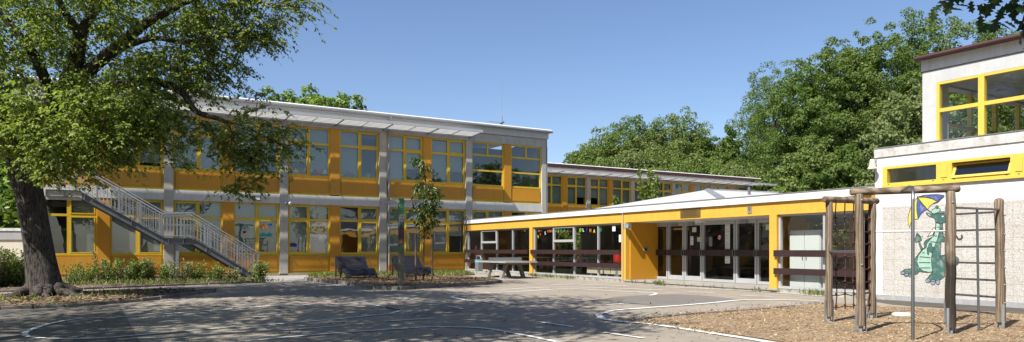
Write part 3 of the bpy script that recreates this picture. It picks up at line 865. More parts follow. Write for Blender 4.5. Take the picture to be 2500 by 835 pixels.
# strip window
xw = lambda p: FC.x(p, -.02)
zA, zB = z1, z2
f = MB()
gx = [(xw(2166), xw(2286)), (xw(2324), xw(2467)), (xw(2540), xw(2680))]
x = .21
f.box(.21, CX, -.03, .12, zA, zA + .1); f.box(.21, CX, -.03, .12, zB - .06, zB)
prev = .21
for a, b in gx:
    f.box(prev, a, -.03, .12, zA + .1, zB - .06); prev = b
f.box(prev, CX, -.03, .12, zA + .1, zB - .06)
f.box(.21, CX, -.06, -.03, zA - .01, zA + .05)
sw = f.build('strip_window', M['yellow_c'], C)
for g0, g1 in (gx[0], gx[2]): MB().quad((g0, .05, zA + .1), (g1, .05, zA + .1), (g1, .05, zB - .06), (g0, .05, zB - .06)).build('pane', M['glassB'], sw)
a, b = gx[1]; ti = .17
sf = MB()
def tl(z): return -.055 + .16 * (z - zA - .1) / (zB - zA - .17)
for q0, q1, r0, r1 in ((a, a + .05, zA + .1, zB - .08), (b - .05, b, zA + .1, zB - .08), (a + .05, b - .05, zA + .1, zA + .15), (a + .05, b - .05, zB - .12, zB - .08)):
    sf.add([(q0, tl(r0) + .0, r0), (q1, tl(r0), r0), (q1, tl(r1), r1), (q0, tl(r1), r1), (q0, tl(r0) + .05, r0), (q1, tl(r0) + .05, r0), (q1, tl(r1) + .05, r1), (q0, tl(r1) + .05, r1)],
           [(0, 1, 2, 3), (7, 6, 5, 4), (0, 4, 5, 1), (1, 5, 6, 2), (2, 6, 7, 3), (3, 7, 4, 0)])
sf.build('tilted_sash', M['yellow_c'], sw)
MB().quad((a + .05, tl(zA + .15) + .02, zA + .15), (b - .05, tl(zA + .15) + .02, zA + .15), (b - .05, tl(zB - .12) + .02, zB - .12), (a + .05, tl(zB - .12) + .02, zB - .12)).build('tilted_pane', glass('dark_tilted_glass', (.25, .28, .33), 1.9, .004), sw)
for pa0, pa1 in ((2297, 2313), (2480, 2497), (2700, 2720)): MB().box(xw(pa0), xw(pa1), -.045, -.031, zA + .13, zB - .1).build('raised_field', M['yellow_c'], sw)
bo = MB()
for pxx in (2170, 2279, 2304, 2330, 2458, 2488): bo.box(xw(pxx) - .02, xw(pxx) + .02, -.034, -.0305, zA + .065, zA + .08)
bo.build('drain_slot', M['black'], sw)
# upper storey
ys = .5
u0 = FC.x(2252, ys); uz = lambda px, py: FC.z(px, py, ys)
zf0, zf1, zroof = uz(2252, 177), uz(2252, 152), uz(2252, 143)
ux0 = FC.x(2286, ys); zwt = uz(2286, 201.5)
MB().box(u0, ux0, ys, ys + .3, z4, zf0).box(ux0, CX, ys, ys + .3, zwt, zf0).box(ux0, CX, ys + .01, ys + .3, z4, z4 + .1).build('upper_wall', M['concrete_lt'], C)
MB().box(u0, u0 + .25, ys + .3, CD, zwt - .0, zf0).box(u0, u0 + .25, ys + .3, ys + .7, z4, zwt).build('upper_side_wall', M['concrete_lt'], C)
uf = MB().box(u0 - .02, CX, ys - .03, CD + .02, zf0 + .012, zf1 + .03).build('upper_fascia', M['white'], C)
MB().box(u0 - .01, CX, ys - .01, CD, zf0, zf0 + .012).build('shadow_gap', M['black'], uf)
ug = FC.x(2232, ys - .22)
rr = MB().box(ug, CX, ys - .18, CD + .3, zf1 + .031, zroof).build('roof', M['brown_gutter'], C)
MB().tube([(ug, ys - .21, zf1 + .06), (CX, ys - .21, zf1 + .06)], .05, 8).build('gutter', M['brown_gutter'], rr)
MB().box(u0 + .3, CX, ys + .3, CD, zwt + .03, zwt + .1).build('upper_ceiling', M['ceil'], C)
MB().box(u0 + .3, CX, ys + .3, CD, z4 - .02, z4 + .0).build('upper_floor', M['inner_fl'], C)
m0, m1 = FC.x(2388, ys), FC.x(2403, ys)
zt0, zt1 = uz(2300, 273), uz(2300, 264)
uw = MB()
def barz(x0, x1, a, b, y=.0): uw.box(x0, x1, ys - .0 + y, ys + .12, a, b)
barz(ux0, ux0 + .07, z4 + .1, zwt); barz(m0, m1, z4 + .1, zwt, -.004); barz(m1 + 1.9, m1 + 2.05, z4 + .1, zwt); barz(CX - .1, CX, z4 + .1, zwt)
barz(ux0 + .07, CX - .1, zwt - .06, zwt - .001, .003); barz(ux0 + .07, CX - .1, zt0, zt1, .003)
uwo = uw.build('upper_window', M['yellow_c'], C)
MB().quad((ux0, ys + .06, z4), (m0 + .05, ys + .06, z4), (m0 + .05, ys + .06, zwt), (ux0, ys + .06, zwt)).quad((m0 + .05, ys + .063, z4), (CX, ys + .063, z4), (CX, ys + .057, zwt), (m0 + .05, ys + .06, zwt)).build('pane', M['glassB'], uwo)
# windows on the far side and side of the upper storey, open to the trees
k = MB(); yb = 5.2
for i in range(7):
    k.box(u0 + .3 + i * 1.15, u0 + .4 + i * 1.15, yb, yb + .1, z4, zwt)
k.box(u0 + .3, CX, yb, yb + .1, z4 + .55, z4 + .62); k.box(u0 + .3, CX, yb, yb + .1, zwt - .5, zwt - .42); k.box(u0 + .3, CX, yb, yb + .1, z4, z4 + .12)
for i in range(4): k.box(u0 + .05, u0 + .15, ys + .7 + i * 1.3, ys + .8 + i * 1.3, z4, zwt)
k.box(u0 + .05, u0 + .15, ys + .7, CD, z4 + .55, z4 + .62)
k.build('far_window', M['yellow_c'], C)
MB().box(u0 + 2.6, u0 + 3.8, 4.6, 5.1, z4, z4 + .95).build('inner_counter', M['inner'], C)
MB().box(m1 + .75, m1 + 1.5, 2.0, 2.5, zwt - .12, zwt - .04).build('ceiling_light', M['inner_dk'], C)
# bell on the corner
q = thing('bell', 'small cream bell hanging at the annexe corner under the parapet', 'bell', tuple(FC.w(.03, -.16, FC.z(2140, 412, -.15))), FC.rz)
MB().lathe([(.0, .24), (.045, .24), (.06, .2), (.07, .1), (.085, .05), (.11, .015), (.115, 0), (.1, 0), (.06, .1), (0, .1)], 18).build('bell_body', M['cream'], q)
MB().box(-.015, .015, -.01, .16, .2, .23).box(-.03, .03, .13, .16, .1, .25).build('bracket', M['alu'], q)
# ================================================================ mural on the pebble panel
mural = MB()
mc = {}
def dm(x, y): return (2170 + x / 3.48, 460 + y / 3.48)
def mpt(x, y):
    px, py = dm(x, y); return (FC.x(px, -.02), FC.z(px, py, -.02))
MUR = bpy.data.objects.new('mural', None); link(MUR, C)
mw = dict(dirt=(.46, .43, .38), dirt_amt=.7)
mg = dict(dark=surf('mural_dark_green', (.045, .14, .115), .8, .2, 3, 60, .22, .5, .01, **mw), light=surf('mural_pale_green', (.34, .54, .43), .8, .14, 3, 60, .18, .5, .01, **mw), blue=surf('mural_blue', (.06, .1, .34), .8, .16, 3, 60, .2, .5, .01, **mw),
          yel=surf('mural_yellow', (.78, .62, .05), .8, .12, 3, 60, .16, .5, .01, **mw), black=surf('mural_outline', (.06, .065, .06), .8), grey=surf('mural_grey', (.27, .3, .36), .7), white=surf('mural_white', (.72, .7, .66), .7))
mlayer = [0]
outl = MB()
def patch(name, mats, pts, outline=True, dy=0.):
    mlayer[0] += 1
    y = -.0215 - dy - .0002 * mlayer[0]
    P = [mpt(*p) for p in pts]
    MB().prism_xz(P, y, y + .001 if False else y + .0006).build(name, mg[mats], MUR)
    if outline:
        for (a, b) in zip(P, P[1:] + P[:1]):
            outl.bar((a[0], -.0275, a[1]), (b[0], -.0275, b[1]), .001, .011, up=(a[1] - b[1] + 1e-6, 0, b[0] - a[0] + 1e-6))
def ell(cx, cy, rx, ry, n=14): return [(cx + rx * math.cos(k * 2 * math.pi / n), cy + ry * math.sin(k * 2 * math.pi / n)) for k in range(n)]
patch('umbrella_panel', 'yel', [(245, 75), (215, 110), (185, 170), (165, 240), (165, 290), (178, 332), (188, 290), (205, 268), (225, 262), (250, 258), (238, 190), (238, 130)])
patch('umbrella_panel', 'blue', [(245, 75), (238, 130), (238, 190), (250, 258), (275, 215), (305, 190), (330, 178), (285, 125)])
patch('umbrella_panel', 'yel', [(245, 75), (285, 125), (330, 178), (355, 145), (385, 122), (415, 112), (370, 88), (310, 75)])
patch('umbrella_panel', 'blue', [(245, 72), (310, 72), (370, 86), (415, 112), (440, 85), (475, 57), (400, 50), (300, 56)])
patch('tail', 'dark', [(430, 575), (480, 562), (560, 572), (590, 590), (598, 615), (590, 640), (570, 660), (470, 625)])
patch('tail_spade', 'dark', [(240, 377), (275, 410), (280, 440), (230, 460), (222, 440)])
patch('tail_stem', 'dark', [(252, 452), (264, 448), (276, 485), (292, 515), (278, 525), (262, 490)])
patch('wing', 'white', [(328, 412), (385, 330), (398, 345), (372, 395), (340, 405)])
patch('wing', 'white', [(455, 375), (475, 390), (480, 420), (462, 408)])
patch('body', 'dark', [(400, 285), (458, 295), (460, 380), (478, 430), (480, 455), (447, 450), (440, 520), (442, 580), (480, 640), (478, 745), (440, 775), (390, 790), (340, 790), (325, 768), (345, 740), (378, 706), (340, 714),
                       (300, 712), (262, 705), (240, 728), (205, 733), (160, 745), (112, 728), (112, 705), (140, 685), (200, 680), (218, 672), (218, 620), (228, 590), (250, 560), (280, 520), (305, 502), (298, 470), (310, 445), (345, 425), (375, 410), (395, 350)])
patch('belly', 'light', [(402, 292), (435, 300), (432, 360), (415, 430), (395, 480), (375, 530), (362, 590), (365, 660), (372, 705), (345, 712), (290, 700), (255, 670), (240, 620), (250, 570), (290, 520), (320, 500), (322, 470), (350, 435), (385, 400), (400, 340)])
patch('head', 'dark', [(318, 205), (335, 208), (360, 220), (385, 222), (420, 212), (472, 205), (485, 250), (478, 290), (440, 297), (400, 290), (392, 260), (380, 248), (350, 240), (325, 222)])
patch('ear', 'light', [(328, 212), (345, 217), (358, 232), (338, 228)], False)
patch('cap', 'light', [(360, 205), (372, 178), (395, 165), (430, 168), (442, 182), (425, 203), (385, 214)])
patch('cap_brim', 'grey', [(388, 217), (425, 200), (474, 194), (476, 210), (420, 214)])
patch('tassel', 'dark', ell(410, 158, 12, 14, 10))
patch('eye', 'white', ell(458, 238, 9, 6, 8), False)
patch('hand', 'dark', [(345, 465), (365, 465), (368, 495), (390, 500), (388, 515), (372, 520), (380, 545), (365, 550), (345, 530), (340, 565), (328, 555), (325, 510), (335, 500)])
for c_ in ((118, 717, 18, 14), (150, 735, 18, 13), (184, 740, 15, 13), (333, 783, 20, 18), (376, 797, 20, 22), (418, 794, 18, 23)): patch('claw', 'grey', ell(*c_))
for seg in (((265, 580), (352, 588)), ((258, 630), (355, 630)), ((270, 675), (352, 674)), ((355, 452), (405, 457)), ((385, 402), (410, 406)), ((285, 545), (308, 548)), ((412, 328), (428, 328)), ((330, 178), (376, 217)), ((210, 420), (213, 450)), ((285, 402), (290, 412)), ((245, 60), (245, 76))):
    a, b = mpt(*seg[0]), mpt(*seg[1]); outl.bar((a[0], -.0285, a[1]), (b[0], -.0285, b[1]), .001, .016, up=(a[1] - b[1] + 1e-6, 0, b[0] - a[0] + 1e-6))
hk = [mpt(x, y) for x, y in ((545, 375), (575, 405), (590, 428), (608, 433), (622, 422), (625, 403), (616, 396))]
for a, b in zip(hk[:-1], hk[1:]): outl.bar((a[0], -.0285, a[1]), (b[0], -.0285, b[1]), .001, .035, up=(a[1] - b[1] + 1e-6, 0, b[0] - a[0] + 1e-6))
outl.build('outline', mg['black'], MUR)

# ================================================================ metal staircase (local frame of the long wing)
ST = thing('metal_staircase', 'galvanised outdoor staircase with landing against the long classroom wing', 'staircase', FA.loc(), FA.rz)
yn, yf = -2.2, -1.05
xb, xl1, xl2, xt, xe = FA.x(632, yn), FA.x(470, yn), FA.x(402, yn), FA.x(192, yn), FA.x(112, yn)
zm, zt2 = 1.66, 3.42
prof = [(xb, .02), (xl1, zm), (xl2, zm), (xt, zt2), (xe, zt2)]
for y in (yn, yf):
    m = MB()
    for (a, b) in zip(prof[:-1], prof[1:]):
        m.bar((a[0], y, a[1] - .11), (b[0], y, b[1] - .11), .02, .24)
        m.bar((a[0], y - .03, a[1] + .005), (b[0], y - .03, b[1] + .005), .07, .014); m.bar((a[0], y - .03, a[1] - .226), (b[0], y - .03, b[1] - .226), .07, .014)
    for i in range(1, 16):      # stiffeners
        f = i / 15.; L = (len(prof) - 1) * f; k = min(int(L), len(prof) - 2); u = L - k
        px_, pz_ = prof[k][0] + u * (prof[k + 1][0] - prof[k][0]), prof[k][1] + u * (prof[k + 1][1] - prof[k][1])
        if i % 2: m.box(px_ - .012, px_ + .012, y - .055, y - .011, pz_ - .2, pz_)
    m.build('stringer', M['galv_dk'], ST)
for (a, b, n) in ((prof[0], prof[1], 10), (prof[2], prof[3], 10)):
    for k in range(n):
        u = (k + .5) / n
        x, z = a[0] + u * (b[0] - a[0]), a[1] + u * (b[1] - a[1])
        MB().box(x - .14, x + .14, yn + .02, yf - .02, z - .035, z + .0).build('step', M['galv'], ST)
MB().box(xl2, xl1, yn + .02, yf - .02, zm - .04, zm).build('landing', M['galv'], ST)
MB().box(xe, xt, yn + .02, yf + .9, zt2 - .04, zt2).box(xe, xt + .1, yn - .02, yn + .015, zt2 - .36, zt2 - .02).build('landing', M['concrete'], ST)
for y in (yn, yf):
    top = MB(); off = 1.02
    pr = [(x, y, z + off) for x, z in prof]
    top.tube(pr, .026, 8); top.tube([(x, y, z - .12) for x, y, z in pr], .017, 6)
    top.tube([(x, y, z + .1) for x, z in prof], .014, 6); top.tube([(x, y, z + .55) for x, z in prof], .012, 6)
    top.build('handrail', M['galv'], ST)
    bal = MB()
    for si, (a, b) in enumerate(zip(prof[:-1], prof[1:])):
        L = abs(b[0] - a[0]); n = max(2, int(L / .125)); npst = {0: 4, 1: 1, 2: 4, 3: 2}[si]
        for k in range(n):
            u = (k + .5) / n; x, z = a[0] + u * (b[0] - a[0]), a[1] + u * (b[1] - a[1])
            bal.tube([(x, y, z + .1), (x, y, z + .89)], .010, 5, False)
        for k in range(npst):
            u = (k + (0.02 if si == 0 else .3 if si == 1 else .15)) / npst; x, z = a[0] + u * (b[0] - a[0]), a[1] + u * (b[1] - a[1])
            MB().bar((x, y, z - .2), (x, y, z + 1.0), .05, .02, up=(0, 1, 0)).build('railing_post', M['galv'], ST)
    bal.build('balusters', M['galv'], ST)
for x in (FA.x(433, yn),):
    for y in (yn + .05, yf - .1): MB().box(x - .05, x + .05, y - .05, y + .05, 0, zm - .23).build('support_leg', M['galv'], ST)

# ================================================================ climbing frame
CF = thing('climbing_frame', 'wooden log climbing frame with rope net, steel pole and ladder bars on wood chips', 'climbing frame', (0, 0, 0))
pa_ = Vector((*ground_at(2024, 787), 0)); pb = Vector((*ground_at(2102, 811), 0)); pc = Vector((*ground_at(2129, 778), 0)); pd = Vector((*ground_at(2322, 816), 0))
pg = Vector((*ground_at(2444, 802), 0)); pe = Vector((7.32, 11.8, 0))
def post(p, top, r, lean=(0, 0), shoes=True, dome=True, rot=0., mt='post'):
    z0 = .1
    a = Vector((p.x, p.y, z0)); b = Vector((p.x + lean[0], p.y + lean[1], top))
    m = MB()
    ns = 10; path = [a.lerp(b, k / ns) + Vector((R.uniform(-.007, .007), R.uniform(-.007, .007), 0)) * (k not in (0, ns)) for k in range(ns + 1)]
    rr = [r * (1.03 - .05 * k / ns + R.uniform(-.03, .03)) for k in range(ns + 1)]
    if dome: path += [b + Vector((0, 0, r * .35)), b + Vector((0, 0, r * .6))]; rr += [r * .8, r * .3]
    m.tube(path, rr, 16)
    o = m.build('post', M[mt], CF)
    if shoes:
        s = MB(); d = Vector((math.cos(rot), math.sin(rot), 0))
        for sg in (-1, 1):
            q = p + d * sg * (r + .012); s.bar((q.x, q.y, -.05), (q.x, q.y, .38), .012, .036, up=(d.y, -d.x, 0))
        s.bar((p.x, p.y, -.05), (p.x, p.y, .13), .05, .05)
        s.build('steel_shoe', M['galv'], o)
    return o
M['post_dark_low'] = wood_mat('dark_low_post', (.2, .15, .105), (.34, .265, .19))  # post wood, darkened over its lower half with a noisy upper edge
_nt = M['post_dark_low'].node_tree; _p = [n for n in _nt.nodes if n.type == 'BSDF_PRINCIPLED'][0]; _src = _p.inputs['Base Color'].links[0].from_socket
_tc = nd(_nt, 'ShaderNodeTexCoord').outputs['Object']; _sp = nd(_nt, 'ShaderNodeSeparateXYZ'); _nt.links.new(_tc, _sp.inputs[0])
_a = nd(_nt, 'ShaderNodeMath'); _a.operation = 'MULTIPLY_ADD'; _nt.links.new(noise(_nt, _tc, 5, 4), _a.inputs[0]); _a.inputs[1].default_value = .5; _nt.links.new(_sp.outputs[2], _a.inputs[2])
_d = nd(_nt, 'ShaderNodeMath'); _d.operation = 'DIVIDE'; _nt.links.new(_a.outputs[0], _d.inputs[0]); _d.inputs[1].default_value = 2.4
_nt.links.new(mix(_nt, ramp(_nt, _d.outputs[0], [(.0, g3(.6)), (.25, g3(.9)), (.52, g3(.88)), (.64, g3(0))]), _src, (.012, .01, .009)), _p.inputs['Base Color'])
post(pa_, 2.0, .058); post(pb, 2.02, .06, (-.03, 0)); post(pc, 2.02, .057, (.015, 0)); post(pd, 2.04, .065, (-.01, .0), True, True, .5, 'post_dark_low'); post(pe, 1.93, .06); post(pg, 1.98, .066, (-.03, .0), True, True, 1.3)
def log(p0, p1, r):
    p0, p1 = Vector(p0), Vector(p1); m = MB(); ns = 10
    t = (p1 - p0).normalized()
    path = [p0 - t * .02] + [p0.lerp(p1, k / ns) for k in range(ns + 1)] + [p1 + t * .02]
    m.tube(path, [r * .8] + [r * (1 + R.uniform(-.015, .015)) for _ in range(ns + 1)] + [r * .8], 16)
    # grain runs along the log: build it upright in its own frame
    o = m.build('crossbeam', M['post_h'], CF); return o
M['post_h'] = wood_mat('weathered_beam', (.17, .125, .085), (.33, .255, .18))
for n in M['post_h'].node_tree.nodes:
    if n.type == 'MAPPING': n.inputs['Scale'].default_value = (1.1, 9, 9)
v = (pd - pb).normalized()
log((pb.x - .13 * v.x, pb.y - .13 * v.y, 2.075), (pd.x + .09 * v.x, pd.y + .09 * v.y, 2.10), .052)
v = (pc - pa_).normalized()
log((pa_.x - .1 * v.x - .01, pa_.y - .1 * v.y, 2.06), (pc.x + .14 * v.x, pc.y + .14 * v.y, 2.08), .055)
def bar_(name, p0, p1, r, mt='steel'): return MB().tube([p0, p1], r, 10).build(name, M[mt], CF)
bar_('steel_bar', (pc.x, pc.y, 1.54), (pe.x, pe.y, 1.53), .017)
bar_('steel_bar', (pd.x, pd.y, 1.83), (pg.x, pg.y, 1.84), .018)
bar_('steel_bar', (pa_.x, pa_.y, 1.19), (pb.x, pb.y, 1.19), .02)
zg = lambda py: E + (HZ - py) / F * pg.y
for py in (517, 559.7, 602, 643, 685, 726.5, 767): bar_('ladder_rung', (pe.x, pe.y, zg(py)), (pg.x, pg.y, zg(py)), .017)
u = .5; ph = pd.lerp(pg, u)
bar_('upright_bar', (ph.x, ph.y, 1.835), (ph.x + .01, ph.y - .03, -.1), .017)
fx, fy = 5.36, 9.42
MB().tube([(5.70, 10.33, 2.08), (5.66, 10.15, 2.085), (5.55, 9.85, 2.10), (5.44, 9.58, 2.07), (5.385, 9.46, 2.0), (fx, fy, 1.88), (fx, fy, -.1)], .022, 12).build('fire_pole', M['steel'], CF)
net = MB(); nk = MB()
def npt(u, z):
    p = pa_.lerp(pc, u); return Vector((p.x, p.y, z))
us = (.16, .36, .56, .76, .93); zn = [E + (HZ - py) / F * 12.1 for py in (530, 562, 592, 624, 655, 686, 716, 744)]
for uu in us:
    ps = [npt(uu, 2.05)] + [npt(uu + R.uniform(-.01, .01), z) + Vector((R.uniform(-.01, .01), R.uniform(-.015, .015), 0)) for z in zn] + [npt(uu, .2)]
    net.tube(ps, .0095, 6)
    for z in zn: nk.lathe([(0, -.022), (.02, -.012), (.02, .012), (0, .022)], 8, npt(uu, z))
for z in zn:
    net.tube([npt(k / 10, z - .035 * abs(math.sin(math.pi * k / 3.3)) + R.uniform(-.008, .008)) for k in range(11)], .0085, 6)
no = net.build('rope_net', M['rope'], CF); nk.build('rope_knots', M['rope'], no)
bt = MB()
for p, zz in ((pb, 1.0), (pb, 1.95), (pd, 1.9), (pg, 1.75), (pg, 1.46), (pg, 1.2), (pg, .95), (pg, .68), (pg, .4)):
    bt.lathe([(0, 0), (.014, .0), (.012, .012), (0, .016)], 8, (0, 0, 0))
    nn = len(bt.v) - 32
    for i in range(nn, len(bt.v)):
        x, y, z = bt.v[i]; bt.v[i] = (p.x - .02 + x + (.03 if p is pg else 0), p.y - .066 - z, zz + y)
bt.build('bolts', M['galv'], CF)

# ================================================================ table-tennis table
tb = thing('ping_pong_table', 'grey concrete ping-pong table with metal net beside the glass pavilion', 'table', (-.28, 30.2, 0), FB.rz)
MB().box(-1.37, 1.37, -.76, .76, .655, .72).build('tabletop', M['conc_table'], tb, .012)
MB().box(-1.375, 1.375, -.765, .765, .66, .70).build('edge_band', M['alu'], tb)
MB().box(-.012, .012, -.8, .8, .73, .87).box(-.02, .02, -.5, -.46, .72, .73).box(-.02, .02, .46, .5, .72, .73).build('net', M['galv'], tb)
for sx in (-.62, .62):
    m = MB()
    o_ = [(-.6, 0), (-.36, .655), (.36, .655), (.6, 0), (.46, 0), (.30, .5), (.22, .57), (-.22, .57), (-.30, .5), (-.46, 0)]
    vs = [(sx - .09, y, z) for y, z in o_] + [(sx + .09, y, z) for y, z in o_]
    n = len(o_)
    fs = [(i, (i + 1) % n, (i + 1) % n + n, i + n) for i in range(n)]
    for a in ((0, 1, 8, 9), (1, 2, 7, 8), (2, 3, 4, 5), (2, 5, 6, 7)):
        fs.append(a); fs.append(tuple(i + n for i in a[::-1]))
    m.add(vs, fs); m.box(sx - .085, sx + .085, -.5, .5, 0, .07)
    m.build('leg_frame', M['conc_table'], tb)
MB().box(-.55, .55, -.06, .06, .56, .654).build('brace', M['conc_table'], tb)

# ================================================================ loungers
def lounger():
    t = thing('lounger', '', 'lounger', (0, 0, 0), FA.rz, 'navy slatted loungers on the mulch bed')
    W = 1.06
    pr = [(.0, .80), (.16, .62), (.32, .42), (.46, .30), (.6, .27), (.78, .32), (.95, .36), (1.08, .31), (1.2, .2), (1.34, .06)]
    P = [Vector((0, -a, z)) for a, z in pr]
    # dense slats across the width
    fine = []
    for i in range(len(P) - 1):
        for k in range(4): fine.append(P[i].lerp(P[i + 1], k / 4))
    fine.append(P[-1])
    L = [0]
    for a, b in zip(fine[:-1], fine[1:]): L.append(L[-1] + (b - a).length)
    s = MB(); d = .03
    while d < L[-1] - .03:
        i = max(j for j in range(len(L)) if L[j] <= d); i = min(i, len(fine) - 2)
        p = fine[i].lerp(fine[i + 1], (d - L[i]) / max(1e-6, L[i + 1] - L[i])); tt = (fine[i + 1] - fine[i]).normalized()
        nrm = Vector((1, 0, 0)).cross(tt)
        s.bar((-W / 2 + .03, p.y, p.z), (W / 2 - .03, p.y, p.z), .046, .022, up=nrm)
        d += .066
    s.build('slats', M['navy'], t)
    for x in (-W / 2, W / 2 - .03):
        m = MB()
        up_ = [(-p.y, p.z + .015) for p in fine[::2]]
        for (a, b) in zip(up_[:-1], up_[1:]):
            lo0, lo1 = (max(0, a[1] - .14), max(0, b[1] - .14))
            if a[0] < .34: lo0 = max(0, a[1] - .2)
            if b[0] < .34: lo1 = max(0, b[1] - .2)
            q = [(x, -a[0], lo0), (x, -b[0], lo1), (x, -b[0], b[1]), (x, -a[0], a[1])]
            q2 = [(x + .03, y, z) for _, y, z in q]
            m.add(q + q2, [(0, 1, 2, 3), (7, 6, 5, 4), (0, 4, 5, 1), (1, 5, 6, 2), (2, 6, 7, 3), (3, 7, 4, 0)])
        m.build('side_panel', M['navy'], t)
        MB().bar((x + .015, -.05, .72), (x + .015, -.02, 0), .03, .09, up=(0, 1, 0)).build('leg', M['navy'], t)
        MB().bar((x + .015, -.62, .2), (x + .015, -.58, 0), .03, .1, up=(0, 1, 0)).build('leg', M['navy'], t)
    return t
l1 = lounger(); l1.location = (*ground_at(857, 679.2), 0); l1['label'] = 'navy slatted lounger standing in front of the window bay next to the downpipe'
l1.scale = (1.2, 1.15, 1.1); l1.location = (-6.75, 29.4, .05)
l2 = dup(l1, (-4.75, 31.3, .06), FA.rz + .06, 'navy slatted lounger half hidden behind the painted post and staked sapling')
l1['label'] = 'navy slatted lounger nearer the staircase, seen in full on the mulch'

# ================================================================ litter bin
q = thing('litter_bin', 'grey litter bin with light blue rim in a steel frame beside the ping-pong table', 'bin', (-1.62, 34.5, .05), FB.rz)
MB().box(-.17, .17, -.13, .13, .1, .5).build('bin_body', M['bin_gr'], q, .012)
MB().box(-.175, .175, -.135, .135, .5, .66).build('rim_band', M['cyan'], q, .01)
MB().tube([(-.26, 0, -.05), (-.26, 0, .8), (-.23, 0, .84), (.15, 0, .84), (.18, 0, .8), (.18, 0, .62)], .022, 8).build('frame', M['galv'], q)
MB().box(-.25, -.17, -.01, .01, .3, .34).build('hinge', M['galv_dk'], q)

# ================================================================ painted post with crossbeam
gx_, gy_ = ground_at(979.5, 707)
q = thing('wooden_post', 'graffiti-painted wooden post with bleached crossbeam at the kerb corner', 'post', (gx_, gy_, .05), FA.rz)
def gpost():
    m, nt, out = newmat('graffiti_post')
    p = nd(nt, 'ShaderNodeBsdfPrincipled'); p.inputs['Roughness'].default_value = .7
    tc = nd(nt, 'ShaderNodeTexCoord').outputs['Object']
    sp = nd(nt, 'ShaderNodeSeparateXYZ'); nt.links.new(tc, sp.inputs[0])
    ad = nd(nt, 'ShaderNodeMath'); ad.operation = 'MULTIPLY_ADD'
    nz = noise(nt, tc, 6, 3); nt.links.new(nz, ad.inputs[0]); ad.inputs[1].default_value = .35; nt.links.new(sp.outputs[2], ad.inputs[2])
    dv = nd(nt, 'ShaderNodeMath'); dv.operation = 'DIVIDE'; nt.links.new(ad.outputs[0], dv.inputs[0]); dv.inputs[1].default_value = 3.2
    w = noise(nt, tc, 14, 6, .7)
    c = ramp(nt, dv.outputs[0], [(0, (.09, .085, .06)), (.36, (.13, .12, .09)), (.42, (.07, .1, .06)), (.445, (.06, .22, .09)), (.47, (.05, .05, .05)), (.49, (.4, .16, .08)), (.505, (.3, .06, .04)), (.52, (.03, .025, .03)),
                                     (.60, (.1, .03, .03)), (.62, (.03, .03, .03)), (.68, (.03, .05, .05)), (.73, (.3, .3, .28)), (.75, (.04, .2, .08)), (.83, (.05, .25, .1)), (.87, (.06, .12, .07)), (.95, (.05, .25, .09))])
    c = mix(nt, 1., c, ramp(nt, w, [(.3, g3(.6)), (.7, g3(1.3))]), 'MULTIPLY')
    nt.links.new(c, p.inputs['Base Color']); nt.links.new(p.outputs[0], out.inputs[0]); return m
MB().box(-.075, .075, -.07, .07, -.1, 2.72).build('post', gpost(), q, .015)
MB().bar((-.62, 0, 2.58), (.68, 0, 2.66), .09, .1).build('crossbeam', M['plank'], q, .01)
MB().bar((.38, -.0, 2.58), (.42, -.0, 2.4), .03, .03).bar((.36, 0, 2.45), (.44, 0, 2.42), .03, .03).build('hook', M['black'], q)
eye = MB(); eye.lathe([(0, 0), (.055, 0), (.055, .006), (0, .006)], 14)
eye.v = [(x - .005, -.071 - z, y + 2.17) for x, y, z in eye.v]; eye.build('painted_ring', M['let_white'], q)
eye = MB(); eye.lathe([(0, 0), (.028, 0), (.028, .005), (0, .005)], 12)
eye.v = [(x - .0, -.0775 - z, y + 2.17) for x, y, z in eye.v]; eye.build('painted_dot', M['black'], q)

# ================================================================ wall, antenna, flood lights, stone
q = thing('garden_wall', 'beige rendered garden wall with grey coping behind the big tree', 'wall', (-22, 29.2, 0), math.radians(6))
MB().box(-8, 4.6, 0, .25, 0, 1.62).build('wall_face', M['beige_wall'], q)
MB().box(-8, 4.6, -.06, .3, 1.622, 1.98).build('coping_band', M['coping'], q)
MB().box(-8.02, 4.65, -.1, .35, 1.982, 2.1).build('coping', M['parapet'], q)
ax0 = spot(1225.5, 292, 43)
q = thing('antenna', 'thin tall mast with small yagi antenna on the classroom roof', 'antenna', (ax0.x, ax0.y, 7.9))
MB().tube([(0, 0, 0), (0, 0, 1.45)], .035, 6).tube([(0, 0, 1.45), (0, 0, 3.75)], .009, 5).build('mast', M['zinc'], q)
an = MB().tube([(-.78, 0, 1.12), (.1, 0, 1.02)], .015, 5)
for k in range(8): an.tube([(-.75 + k * .1, -.22, 1.115 - k * .011), (-.75 + k * .1, .22, 1.115 - k * .011)], .008, 4)
an.bar((-.1, -.12, .95), (.12, .12, 1.1), .05, .08); an.build('yagi', M['galv_dk'], q)
x, z = FA.x(629, -.1), FA.z(629, 483, -.1)
q = thing('floodlight', 'small black floodlight with white lens on the concrete band', 'lamp', tuple(FA.w(x, .03, z)), FA.rz)
MB().add([(-.13, -.16, -.11), (.13, -.16, -.11), (.13, -.12, .1), (-.13, -.12, .1), (-.11, -.05, -.08), (.11, -.05, -.08), (.11, -.03, .08), (-.11, -.03, .08)], [(0, 1, 2, 3), (7, 6, 5, 4), (0, 4, 5, 1), (1, 5, 6, 2), (2, 6, 7, 3), (3, 7, 4, 0)]).build('housing', M['black'], q)
MB().quad((-.1, -.163, -.08), (.1, -.163, -.08), (.1, -.13, .075), (-.1, -.13, .075)).build('lens', M['lens'], q)
MB().box(-.02, .02, -.05, .0, -.02, .02).build('bracket', M['black'], q)
x, z = FA.x(706, -.1), FA.z(706, 496.5, -.1)
q = thing('security_lamp', 'small round white security lamp at the top of a concrete column', 'lamp', tuple(FA.w(x, .03, z)), FA.rz)
